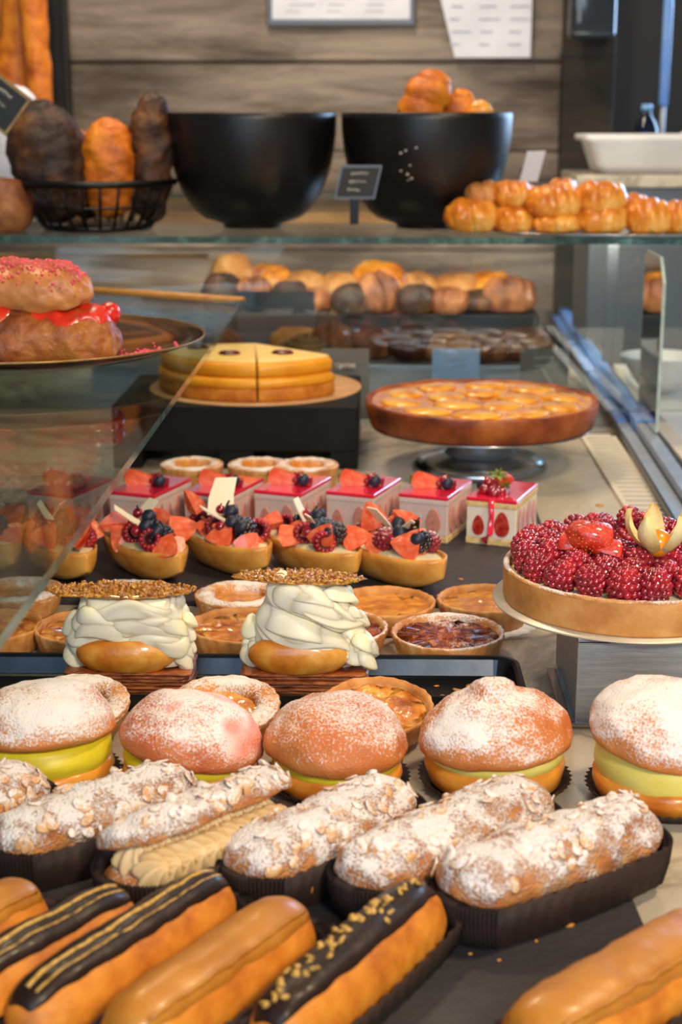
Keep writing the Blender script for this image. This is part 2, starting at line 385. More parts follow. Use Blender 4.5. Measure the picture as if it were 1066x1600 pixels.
far = lambda x, y: at(x, y, .03)
finger_eclair('caramel', far(52, 1400), R(57), 'caramel glazed eclair cut off by the left edge of the photo', 1)
finger_eclair('choc', far(192, 1413), R(55), 'gold striped chocolate eclair nearer the left edge', 2)
finger_eclair('choc', far(345, 1388), R(57), 'gold striped chocolate eclair between another striped one and a caramel eclair', 3, L=.15)
finger_eclair('caramel', far(462, 1430), R(57), 'caramel glazed eclair standing between two chocolate eclairs', 4, L=.14, W=.041)
finger_eclair('nib', far(668, 1402), R(59), 'chocolate eclair sprinkled with gold flakes, on the bare slate side', 5, L=.15)
finger_eclair('caramel', far(1120, 1452), R(43), 'caramel eclair alone in the lower right corner', 6, L=.15, W=.046, mid=88)

# ------------------------------------------------------------ almond éclairs
def flakes(fn, n, seed, spread=75, tlim=.93, size=.0048):
    m = MB(); rr = random.Random(seed)
    for k in range(n):
        t = rr.uniform(-tlim, tlim); a = R(90+rr.uniform(-spread, spread)); p = fn(t, a, -.0001)
        q = fn(t, a, .006)-p; rot = q.to_track_quat('Z', 'Y').to_matrix().to_4x4()
        s = size*rr.uniform(.6, 1.05)*.92
        v = [(s*1.35*cos(2*pi*j/12), s*.9*sin(2*pi*j/12), s*.18*cos(4*pi*j/12)) for j in range(12)]
        V = v+[(x*.88, y*.88, z+.0007) for x, y, z in v]
        f = [tuple(reversed(range(12))), tuple(range(12, 24))]+[(j, (j+1) % 12, 12+(j+1) % 12, 12+j) for j in range(12)]
        m.add(V, f, 0, Matrix.Translation(p) @ rot @ Euler((rr.gauss(0, .22), rr.gauss(0, .22), rr.random()*6)).to_matrix().to_4x4())
    return m
def swirl(r, h, seed, arms=7, tw=3.0):
    rs = []
    for i in range(15):
        u = i/14; rad = r*(1-u**1.7)**.8*(1 if u > .1 else .85+u*1.5)
        rs.append([(rad*(1+.2*cos(arms*a+tw*u*2))*cos(a), rad*(1+.2*cos(arms*a+tw*u*2))*sin(a), u*h) for a in [2*pi*j/42 for j in range(42)]])
    return rings(rs)
def almond_eclair(near, farp, label, seed, W=.046, lift=0, open_=False, roll=0, cup=True, z=.0065, fl=48, am=None):
    d = farp-near; ang = math.atan2(d.y, d.x); L = Vector((d.x, d.y)).length
    t = thing('almond_eclair', label, 'eclair', (((near.x+farp.x)/2), ((near.y+farp.y)/2), z), ang, 'almond eclairs dusted with icing sugar')
    bz = .003
    fb = body_fn(L, W, .026, seed, .0016, bend=.002, zc=.0105)
    MB().add(*body_mesh(fb, floor=bz-.001)).build('pastry_base', sug_base, t)
    m = MB()
    n = 11 if open_ else 9
    for k in range(n):
        x = (-.5+(k+.5)/n)*(L-.03)
        for s, hh in ((-1, 1), (1, 1)):
            M = Matrix.Translation((x, s*W*.15-(.003 if open_ else 0), .018+(.004 if open_ else 0))) @ Euler((.95 if s < 0 else .3, 0, 0)) .to_matrix().to_4x4() @ Euler((0, 0, k)).to_matrix().to_4x4()
            m.add(*swirl((.0115 if open_ else .008), (.017 if open_ else .011), k), 0, M)
    m.build('piped_cream', rosette_m if open_ else custard_pale, t)
    Wt = W*(1.0 if not open_ else .74); Ht = .032 if not open_ else .019
    ft0 = body_fn(L*1.01, Wt, Ht, seed+5, .0028, bend=.002, lo=-.35, zc=0)
    dz = (.0225 if not open_ else .039)+lift
    Rm = Matrix.Translation((.004 if open_ else 0, .0 if not open_ else .006, dz)) @ Euler((roll, 0, 0)).to_matrix().to_4x4()
    ft = lambda tt, a, off=0: Rm @ ft0(tt, a, off)
    MB().add(*body_mesh(ft, 80, 56, floor=.006)).build('pastry_top', sug_almond, t)
    o = flakes(ft, fl, seed).build('almond_flakes', almond_m, t); o['kind'] = 'stuff'
    if cup: MB().add(*cup_mesh(L+.002, W+.002, .024, .0025)).build('paper_case', paper_cup_m, t)
    return t
a3 = lambda x, y: at(x, y, .03)
almond_eclair(a3(-190, 1330), a3(62, 1222), 'sugar dusted almond eclair showing only its round end at the left edge', 21, fl=50)
almond_eclair(a3(-5, 1322), a3(302, 1226), 'sugar dusted almond eclair, whole and closed, beside the open one at the left', 22, W=.048)
almond_eclair(a3(172, 1372), a3(448, 1262), 'open almond eclair with swirls of piped cream between its halves', 23, open_=True, W=.051, roll=-.32, fl=70, cup=True)
almond_eclair(a3(372, 1362), a3(630, 1238), 'thickly sugared almond eclair in front of the light brown bun', 24, W=.05)
almond_eclair(a3(545, 1378), a3(845, 1252), 'thickly sugared almond eclair resting against the rightmost one of its row', 25, W=.048, lift=.002)
almond_eclair(a3(706, 1402), a3(1014, 1290), 'almond eclair at the right end of its row, its dark paper case showing', 26, W=.05, lift=.004, fl=60)

# ------------------------------------------------------------ slates, counter
def slab(name, x0, x1, y0, y1, z0, z1, m, label, cat, rz=0, b=.0015, group=None):
    cx, cy = (x0+x1)/2, (y0+y1)/2
    o = MB().add(*box(x0-cx, x1-cx, y0-cy, y1-cy, 0, z1-z0, b)).build(name, m, None, False, (cx, cy, z0), (0, 0, rz)); return tag(o, label, cat, group)
slab('slate_board', -.48, .146, .42, .815, 0, .006, slate, 'dark slate board at the front under the eclairs', 'serving board', R(3))
slab('slate_board', -.62, .168, 1.285, 1.63, 0, .006, slate, 'dark slate board under the fruit boats and strawberry cakes', 'serving board')
ctr = thing('display_counter', 'long marble topped counter carrying all the pastries', 'counter', (-.4, 1.75, -.9))
MB().add(*box(-.9, .725, -1.55, 1.5, .86, .9, .003)).build('marble_top', marble_m, ctr, False)
MB().add(*box(-.88, .70, -1.5, 1.48, 0, .86, .003)).build('cabinet_base', dark_wall, ctr, False)
o = slab('front_ledge', .40, 1.3, 1.0, 2.72, -.06, -.01, white_plastic, 'pale ledge beyond the metal channel on the right', 'ledge')
o = slab('ledge_support', .42, 1.28, 1.02, 2.70, -.9, -.06, plaster, 'grey support panel below the pale ledge', 'cabinet')

def cup_round(r, h, fl=.006, n=96):
    def ring(rr, z, d): return [((rr+(d if k % 2 else -d))*cos(2*pi*k/n), (rr+(d if k % 2 else -d))*sin(2*pi*k/n), z) for k in range(n)]
    return rings([ring(r-.001, .0003, 0), ring(r, .001, .0003), ring(r+fl, h, .0012), ring(r+fl-.0006, h, .0012), ring(r-.001, .0014, .0003)])
def cream_bun(bh, y, X, Y, label, seed, m, s=1, cm=custard, tilt=(0, 0), nub=0, open_=0, cup=True, berries=0):
    t = thing('cream_bun', label, 'cream bun', (X, Y, 0), rnd.uniform(0, 3), 'round cream buns dusted with icing sugar')
    t.rotation_euler.z = 0
    rb, rd = .042*s, .0465*s
    if cup: MB().add(*cup_round(.038*s, .009, .009)).build('paper_case', paper_cup_m, t)
    pr = [(rb*.5, .0016), (rb*.85, .0018), (rb*.97, .006), (rb*1.02, .013), (rb*1.0, .0185), (rb*.93, .020), (rb*.5, .019)]; bh = bh or 1; pr = [(a, b*bh) for a, b in pr]
    def nf(a, i, r, z): q = nz((cos(a)*r, sin(a)*r, z), 60, seed); return r*(1+.035*q), z+.0015*q*(i > 1)
    MB().add(*lathe(pr, 64, nf)).build('bun_base', bun_gold, t)
    h0 = .016*bh; h1 = .030+open_
    pr = [(rb*.6, h0)]+[(rb*(.93+.075*sin(pi*k/8)), h0+(h1-h0)*k/8) for k in range(9)]+[(rb*.6, h1)]
    def nc(a, i, r, z): q = nz((cos(a), sin(a), z*60), 2.2, seed+3); return r*(1+.025*q), z
    MB().add(*lathe(pr, 64, nc)).build('custard_filling', cm, t)
    hd = .0305*s; prf = [(rd*.55, .0), (rd*.9, -.001), (rd*.985, .0015)]
    for k in range(1, 31):
        a = k/30*pi/2; prf.append((rd*max(.002, cos(a)**.92), .003+hd*sin(a)**1.0))
    def nd(a, i, r, z):
        P = (cos(a)*r, sin(a)*r, z); q = nz(P, 34, seed)*.0022+nz(P, 90, seed)*.0011+nz(P, 260, seed)*.0004
        zz = z+q*(i > 2)*.9
        if nub and z > hd*.8: zz += nub*max(0, 1-((r-.004)/(.012+.004*cos(a*3)))**2) if r < .015 else 0
        return r+q*1.0, zz
    o = MB().add(*lathe(prf, 96, nd)).build('bun_top', m, t, loc=(0, 0, h1-.0035), rot=(tilt[0], tilt[1], seed))
    for k in range(berries):
        a = -1.9+k*.45; o2 = inst(ME['blueberry'], 'sugared_berry', t, (cos(a)*rd*.7, sin(a)*rd*.7, h1+hd*.62), (0, 0, k), .55)
    return t

# ------------------------------------------------------------ shared fruit meshes
ME = {}
def drupes(rx, rz, n, r, hollow=False, sub=2):
    m = MB(); rows = 8; v0, f0 = ico(r, sub)
    lim = .34 if hollow else .05
    for i in range(rows):
        ph = pi*(lim+(0.98-lim)*i/(rows-1)); rr = rx*sin(ph); z = rz*cos(ph); k = max(1, int(2*pi*rr/(r*1.55)))
        for j in range(k):
            a = 2*pi*(j+(i % 2)*.5)/k; s = 1+.12*nz((i, j, 0), 3.3)
            m.add([(x*s, y*s, q*s) for x, y, q in v0], f0, 0, Matrix.Translation((rr*cos(a), rr*sin(a), z)))
    zt = rz*.8
    if hollow:
        m.add(*lathe([(rx*.9, -rz*.5), (rx*.95, 0), (rx*.80, rz*.6), (rx*.55, zt*.62), (rx*.45, rz*.1), (rx*.2, -rz*.2)], 20), 1)
    else: m.add(*ico(1, 2, (rx*1.12, rx*1.12, rz*1.12)), 0)
    return m
def rasp(name, m, rx=.0088, rz=.0102, r=.0024, hollow=False, sub=1): ME[name] = drupes(rx, rz, 8, r, hollow, sub).mesh(name, [m, rasp_in])
rasp('raspberry', rasp_m, hollow=True); rasp('raspberry_dusted', rasp_d); rasp('raspberry_glazed', rasp_g, .0100, .0120, .0030, sub=2)
rasp('blackberry', black_m, .0085, .0105, .0026)
bb = MB().add(*lathe([(.001, 0), (.003, .0003), (.0055, .0022), (.0068, .0055), (.0062, .009), (.004, .0115), (.0032, .0122), (.0024, .0112), (.001, .0108)], 24)); ME['blueberry'] = bb.mesh('blueberry', blue_m)
ME['redcurrant'] = MB().add(*lathe([(.0008, 0), (.003, .0006), (.0048, .0032), (.0046, .0062), (.003, .0085), (.001, .0094), (.0006, .0112)], 20)).mesh('redcurrant', rasp_g)
SH = lambda u: min(1, u/.14)**.5*(1-u**2.0)**.8 if u < 1 else 0.0
def wedge(w=.011, L=.026, ang=pi):
    m = MB(); n = 18; rs = []
    prof = [(w*SH(u), L*u) for u in [(i/16)**1.3 for i in range(17)]]
    for r, z in prof:
        rs.append([((r+.0002)*cos(a), (r+.0002)*sin(a), z) for a in [ang*j/n for j in range(n+1)]])
    v, f = rings(rs, False, False, False); m.add(v, f, 0)
    # cut faces
    for a, s in ((0, 1), (ang, -1)):
        V = []; Fc = []
        for r, z in prof: V += [(0, 0, z), (r*.5*cos(a), r*.5*sin(a)+.0004*0, z), ((r+.0002)*cos(a), (r+.0002)*sin(a), z)]
        for i in range(16):
            for k in range(2): Fc.append((i*3+k, i*3+k+1, i*3+k+4, i*3+k+3))
        m.add(V, Fc, 1)
    return m
ME['wedge'] = wedge(.0125, .025, ang=pi*.9).mesh('strawberry_wedge', [straw_skin, straw_cut])
ME['half'] = wedge(.0135, .030, pi).mesh('strawberry_half', [straw_skin, straw_cut])
ME['wedge_thin'] = wedge(.012, .026, pi*.6).mesh('strawberry_wedge', [straw_skin, straw_cut])
def seeds_berry():
    m = MB(); prof = [(.0145*SH(u), .030*u) for u in [(i/20)**1.3 for i in range(21)]]
    m.add(*lathe(prof, 36), 0); 
    for k in range(90):
        u = .1+.8*k/90; a = k*2.399; r = .0145*SH(u); m.add(*ico(.0006, 1), 1, Matrix.Translation((r*cos(a), r*sin(a), .031*u)))
    return m
ME['strawberry'] = seeds_berry().mesh('strawberry', [straw_skin, gold_stripe])
cx = MB()
for k in range(6):
    a = k*pi/3
    pts = [(0, 0, 0), (.004, .002, .0012), (.009, 0, .0005), (.004, -.002, .0012)]
    cx.add(pts+[(x, y, z+.0005) for x, y, z in pts], [(0, 1, 2, 3), (7, 6, 5, 4), (0, 4, 5, 1), (1, 5, 6, 2), (2, 6, 7, 3), (3, 7, 4, 0)], 0, Matrix.Rotation(a, 4, 'Z'))
cx.add(*tube([(0, 0, 0), (.0005, 0, .004), (.001, .001, .007)], .0007, 6)); ME['calyx'] = cx.mesh('calyx', leaf, False)
def shard(w, l, t=.0012):
    pts = [(-w/2, 0), (w/2, .001), (w*.42, l*.55), (w*.5, l), (-w*.3, l*.92), (-w*.5, l*.4)]
    return MB().add(*prism(pts, 0, t))
ME['wshard'] = shard(.016, .026).mesh('white_chocolate_piece', whitechoc, False)
ME['wshard2'] = shard(.007, .034).mesh('white_chocolate_piece', whitechoc, False)
ME['dshard'] = shard(.010, .024).mesh('dark_chocolate_piece', darkchoc, False)
ME['dstick'] = MB().add(*tube([(0, 0, 0), (.001, 0, .01), (.003, 0, .02)], .0011, 6)).mesh('chocolate_stick', darkchoc)

# ------------------------------------------------------------ buns
Yb = .915
def bx(px, Y=Yb): return aty(px, 1150, Y).x
cream_bun(0, 0, bx(68), Yb, 'cream bun at far left, thickly sugared, yellow custard showing at its right', 31, sug_bun_heavy, 1.04, custard, (R(-7), R(-7)), open_=.007)
cream_bun(0, 0, bx(296), Yb, 'cream bun with pink tinted sugar on its top', 32, sug_bun_pink, 1.0, custard, (R(3), R(8)), berries=0)
cream_bun(0, 0, bx(527), Yb, 'smooth cream bun, light brown and thinly sugared, in the middle', 33, sug_bun_light, .99, custard, (R(2), R(-2)))
cream_bun(1.25, 0, bx(775), Yb+.004, 'cream bun with a torn peak on top, in a tall golden base', 34, sug_bun, 1.05, custard_bun, (R(-2), R(3)), nub=.008, open_=.003)
cream_bun(0, 0, bx(1044, .905), .905, 'heavily sugared cream bun at the right edge, split wide open', 35, sug_bun_heavy, 1.08, custard_bun, (R(-7), R(-3)), open_=.012)

# ------------------------------------------------------------ tartlets
def tartlet(X, Y, r, label, seed, fill='jam', z=0, tilt=0, h=.019, group='small round tartlets'):
    t = thing('fruit_tartlet', label, 'tartlet', (X, Y, z), 0, group); t.rotation_euler = (tilt, 0, 0)
    sh = shell if fill in ('jam', 'apple') else shell_dust
    cr = lambda a, i, rr, zz: (rr*(1+(.012*sin(a*26) if 1 <= i <= 5 else 0)+.02*nz((cos(a), sin(a), zz*30), 2, seed)), zz+(.001*nz((cos(a), sin(a), 0), 3, seed) if i > 2 else 0))
    w = .80 if fill == 'dusted' else .90
    MB().add(*lathe([(r*.5, .0005), (r*.84, .0005), (r*.88, .003), (r*.96, h*.7), (r, h), (r*.99, h+.0016), (r*.95, h+.0018), (r*w, h-.002), (r*w*.96, h-.006), (r*.3, h-.006)], 104, cr)).build('pastry_shell', sh, t)
    prof = [(max(.0004, r*.96*(i/22)), 0) for i in range(22, -1, -1)]
    amp = {'jam': .0011, 'apple': .002, 'nuts': .0034, 'dusted': .0008}[fill]
    def ff(a, i, rr, zz):
        P = (cos(a)*rr, sin(a)*rr, 0); q = nz(P, 90, seed)+.5*nz(P, 220, seed)
        if fill == 'apple': q = abs(nz(P, 60, seed))*2-.4+.3*nz(P, 200, seed)
        return rr*w/.96*.99, h-.0035+amp*q+.0012*(1-(rr/r)**2)
    m = {'jam': jam, 'apple': jam_b, 'nuts': nuts, 'dusted': jam}[fill]
    v, f = lathe(prof, 72, ff); MB().add(v, f).build('filling', m, t)
    if fill == 'dusted':
        def fr(a, i, rr, zz):
            q = nz((cos(a)*rr, sin(a)*rr, zz), 120, seed); return rr*(1+.05*nz((cos(a), sin(a), 0), 2.5, seed)*(i in (2, 3))), zz+.0012*q
        MB().add(*[x for x in lathe([(r*.99, h-.001), (r*.90, h+.003), (r*.62, h+.0015), (r*.52, h-.0035)], 72, fr)]).build('almond_ring', dust_jam, t) if False else None
        rs = [[(rr*(1+.06*nz((cos(a), sin(a), 0), 2.2, seed)*(k >= 4))*cos(a), rr*(1+.06*nz((cos(a), sin(a), 0), 2.2, seed)*(k >= 4))*sin(a), zz+.0012*nz((cos(a)*rr, sin(a)*rr, 0), 150, seed)) for a in [2*pi*j/96 for j in range(96)]]
              for k, (rr, zz) in enumerate([(r*.985, h-.002), (r*.93, h+.002), (r*.82, h+.0035), (r*.7, h+.003), (r*.60, h+.0015), (r*.55, h-.004)])]
        MB().add(*rings(rs, False, False)).build('almond_ring', dust_jam, t)
    return t
def tt(px, py, r, label, seed, fill, **k):
    p = at(px, py, .018); return tartlet(p.x, p.y, r, label, seed, fill, **k)
tt(700, 990, .0455, 'tartlet with dark berries and nuts behind the right end of the black tray', 41, 'nuts')
tt(522, 982, .0440, 'berry tartlet half hidden by the tall swirl of whipped cream', 42, 'nuts')
tt(378, 980, .0440, 'brown apple tartlet between the two whipped cream cakes', 43, 'apple')
tt(136, 982, .043, 'apple tartlet left of the first whipped cream cake', 44, 'apple')
tt(-12, 980, .041, 'apple tartlet at the left edge under the glass shelf', 45, 'apple')
tt(757, 940, .0405, 'glazed caramel tartlet on a paper doily beside the raspberry tart', 46, 'jam', z=.001)
tt(602, 943, .0425, 'wide glazed caramel tartlet right of the tall cream swirl', 47, 'jam')
tt(375, 932, .0385, 'glazed tartlet in the back row just left of the tall cream swirl', 48, 'dusted')
tt(196, 930, .0385, 'dusted tartlet behind the left whipped cream cake', 49, 'dusted')
tt(28, 925, .0385, 'sugared tartlet at the left in the back row below the glass edge', 50, 'dusted')
p = at(757, 940, .018)
dn = 72; MBd = MB().add(*rings([[((r+(.0012*sin(a*24)))*cos(a), (r+.0012*sin(a*24))*sin(a), z) for a in [2*pi*j/144 for j in range(144)]] for r, z in ((.0455, 0), (.046, .0008), (.02, .0008))]))
tag(MBd.build('paper_doily', doily_m, None, True, (p.x, p.y, 0)), 'white scalloped paper doily under a glazed tartlet', 'doily')
for px, lab, sd, fl in ((120, 'dusted almond tartlet behind the leftmost cream bun, leaning on the tray', 51, 'dusted'), (352, 'dusted tartlet behind the pink sugared bun, leaning on the tray', 52, 'dusted'), (588, 'brown glazed tartlet behind the smooth middle bun, leaning on the tray', 53, 'apple')):
    X = aty(px, 1130, 1.0).x
    tartlet(X, .992, .0395, lab, sd, fl, z=.0085, tilt=R(9), h=.017, group='tartlets leaning on the tray')

# ------------------------------------------------------------ black baking tray
def tray():
    x0, x1, y0, y1 = -.42, .103, 1.033, 1.115
    t = thing('baking_tray', 'black rimmed metal tray holding the two whipped cream cakes', 'tray', ((x0+x1)/2, (y0+y1)/2, 0), R(.5))
    x0 -= t.location.x; x1 -= t.location.x; y0 -= t.location.y; y1 -= t.location.y
    def ring(o, z, b=.016):
        r = []; B = max(.002, b+o)
        for cxx, cyy, a0 in ((x1-b, y1-b, 0), (x0+b, y1-b, 90), (x0+b, y0+b, 180), (x1-b, y0+b, 270)):
            for k in range(7): a = R(a0+15*k); r.append((cxx+B*cos(a), cyy+B*sin(a), z))
        return r
    v, f = rings([ring(-.008, .0004), ring(-.004, .001), ring(0, .014), ring(.003, .0155), ring(.003, .0165), ring(0, .0165), ring(-.002, .0145), ring(-.007, .0032), ring(-.011, .0022)])
    MB().add(v, f).build('tray_pan', tray_m, t, False)
    MB().add(*box(-.0, .02, y0-.0055, y0-.004, .009, .0182, .0003)).build('metal_clip', steel_bright, t, False, (.045, 0, 0))
    cr = MB(); rr = random.Random(3)
    for k in range(26):
        cr.add(*ico(rr.uniform(.0008, .0026), 1, (2.0, 1.2, .35)), 0, Matrix.Translation((rr.uniform(.10, x1-.03), rr.uniform(y0+.015, y1-.02), .0028)) @ Matrix.Rotation(rr.random()*6, 4, 'Z'))
    cr.build('pastry_crumbs', crumb_m, None, True, t.location)
    o = bpy.context.scene.collection.objects[-1]
    tag(o, 'flaky pastry crumbs lying on the black tray', 'crumbs', kind='stuff')
tray()

# ------------------------------------------------------------ whipped cream cakes
def cream_ribbon(path, w, th, seed, tilt=.5, n=10):
    """piped flat-nozzle ribbon: lens section swept along a wavy path"""
    pts = [Vector(p) for p in path]; rs = []
    for i, p in enumerate(pts):
        a = pts[max(0, i-1)]; c = pts[min(len(pts)-1, i+1)]; t = (c-a).normalized()
        out = Vector((p.x, p.y, 0)).normalized() if Vector((p.x, p.y, 0)).length > 1e-4 else Vector((0, -1, 0))
        lip = (out*cos(tilt)+Vector((0, 0, -sin(tilt)))).normalized(); nrm = t.cross(lip).normalized()
        e = sin(pi*(i+.35)/(len(pts)-.3))**.35
        rs.append([p+lip*(w*e*cos(2*pi*k/n*1.0))+nrm*(th*e*sin(2*pi*k/n)*(1-.55*cos(2*pi*k/n))) for k in range(n)])
    return rings(rs)
def honore(X, Y, label, seed, tall):
    t = thing('whipped_cream_cake', label, 'cream cake', (X, Y, .0022), 0, 'whipped cream cakes on the black tray')
    rr = random.Random(seed)
    m = MB()
    for k in range(7):
        w = .0465+rr.uniform(-.0012, .0012); d = .023+rr.uniform(-.0015, .0015); z = k*.0027
        n = 60; ring = []
        def rg(zz, q): return [((w+q)*max(-1, min(1, 1.35*cos(2*pi*j/n)))*(1+.012*nz((j*.7, k, 0), 1.3)), (d+q)*max(-1, min(1, 1.35*sin(2*pi*j/n)))*(1+.02*nz((j*.7, k, 5), 1.3)), zz+.0006*nz((j*.4, k, zz), 2)) for j in range(n)]
        m.add(*rings([rg(z+.0002, -.002), rg(z+.0007, 0), rg(z+.0022, 0), rg(z+.0027, -.002)]), 0)
    m.build('puff_pastry_base', flaky, t)
    zb = .0195
    # small choux at the front
    def nf(a, i, r, z): q = nz((cos(a)*r, sin(a)*r, z), 50, seed); return r*(1+.05*q), z+.001*q
    pr = [(.010, 0)]+[(.0375*sin(pi*(.14+.72*k/14))**.42*(1 if k < 7 else .99), .026*k/14) for k in range(15)]+[(.01, .0262)]
    px = -.002 if not tall else -.004
    MB().add(*lathe(pr, 64, nf)).build('choux_puff', puff_gold, t, loc=(px, -.0125, zb-.001), sc=(1, .42, .96))
    m = MB()
    # cream core and ruffles
    hgt = .050 if not tall else .054
    if not tall:
        def half(u, a):
            rx = .043-.010*u; ry = .0215-.003*u
            c, s = cos(a), sin(a); k = (abs(c)**4+abs(s)**4)**-.25
            return Vector((rx*c*k, ry*s*k+.004, 0))
    else:
        def half(u, a):
            q = (1-u**2.3)**.55*.030+.005; return Vector((q*cos(a)+.002, q*.66*sin(a)+.004, 0))
    rs = []
    for i in range(16):
        u = i/15; rs.append([half(u, 2*pi*j/48)*.93+Vector((0, 0, zb+.001+(hgt+(.006 if tall else 0))*u)) for j in range(48)])
    m.add(*rings(rs))
    layers = 8 if not tall else 6
    for l in range(layers):
        u = (l+.3)/layers; z0 = zb+(.022 if tall else .018)+(hgt-(.028 if tall else .024))*u*(1 if not tall else 1.35)
        segs = 3 if not tall else 3
        for sgm in range(segs):
            a0 = rr.uniform(0, 6.28)+sgm*2*pi/segs; span = rr.uniform(2.1, 2.9); pts = []
            amp = rr.uniform(.003, .006)*(.6 if tall else 1); fr = rr.uniform(2.2, 4.2); ph = rr.uniform(0, 6)
            slope = rr.uniform(-.007, .007) if not tall else -.024
            for i in range(37):
                s = i/36; a = a0+span*s; b = half(u*.9, a)
                pts.append(b*(.97+.04*sin(ph+s*8))+Vector((0, 0, z0+amp*sin(fr*pi*s+ph)+slope*(s-.5))))
            m.add(*cream_ribbon(pts, .0080 if not tall else .0115, .0055, l, .75+.3*sin(l*2.1+sgm), 14))
    # falling ruffles down the two sides
    def drop(x, y, z, r, k):
        for q in range(3):
            pts = []
            for i in range(21):
                s = i/20; a = k+q*2.1+3.6*s; pts.append(Vector((x+r*.62*cos(a), y+r*.62*sin(a), z+r*(q*.55)+.004*sin(5*s+q))))
            c = Vector((x, y, 0)); M = []
            loc = [p-c for p in pts]; v, f = cream_ribbon(loc, r*.66, .0056, q, .6, 14); m.add(v, f, 0, Matrix.Translation(c))
        m.add(*ico(r*.8, 2, (1, .8, 1.1)), 0, Matrix.Translation((x, y, z+r*.5)))
    if tall:
        for a in ((.040, -.003, zb+.006, .013, 0), (.034, .006, zb+.020, .013, 1), (-.038, .004, zb+.004, .010, 2), (-.036, .008, zb+.016, .011, 4), (.044, -.006, zb+.0055, .010, 3)): drop(*a)
    else:
        for a in ((.038, -.002, zb+.006, .010, 0), (.037, .002, zb+.020, .012, 1), (-.040, .0, zb+.004, .010, 2), (-.038, .002, zb+.018, .012, 4), (.040, -.008, zb+.003, .007, 3)): drop(*a)
    cr_o = m.build('whipped_cream', cream_m, t)
    # caramel disc of fine crisp grains
    m = MB(); zt = zb+.001+hgt+(.010 if tall else .003)
    n = 90; rx = .056 if not tall else .048
    irr = [1+.16*nz((cos(2*pi*j/n)*1.5, sin(2*pi*j/n)*1.5, seed), 1.6)+.05*nz((j, seed, 0), .9) for j in range(n)]
    rs = [[(rx*q*irr[j]*cos(2*pi*j/n)-.006, rx*.34*q*irr[j]*sin(2*pi*j/n)+.004, zt+z+.0011*nz((q*cos(j*.07), q*sin(j*.07), 0), 9, seed)) for j in range(n)] for q, z in ((.5, 0), (.97, 0), (1, .0007), (.97, .0014), (.5, .0017))]
    m.add(*rings(rs))
    for k in range(330):
        a = rr.random()*6.28; q = sqrt(rr.random())*1.0
        m.add(*ico(rr.uniform(.0009, .0022), 1, (1.5, 1, .75)), 0, Matrix.Translation((rx*q*cos(a)-.006, rx*.34*q*sin(a)+.004, zt+.0014+rr.uniform(0, .0022)*(1-q*.5))) @ Euler((rr.random()*6, rr.random(), rr.random()*6)).to_matrix().to_4x4())
    o = m.build('caramel_disc', sparkle, t, rot=(0, R(1.5) if tall else 0, 0))
    return t
X1 = aty(210, 1070, 1.092).x; X2 = aty(478, 1070, 1.092).x
honore(X1, 1.084, 'broad whipped cream cake on the left of the black tray', 61, False)
honore(X2, 1.084, 'tall swirled whipped cream cake in the middle of the black tray', 62, True)

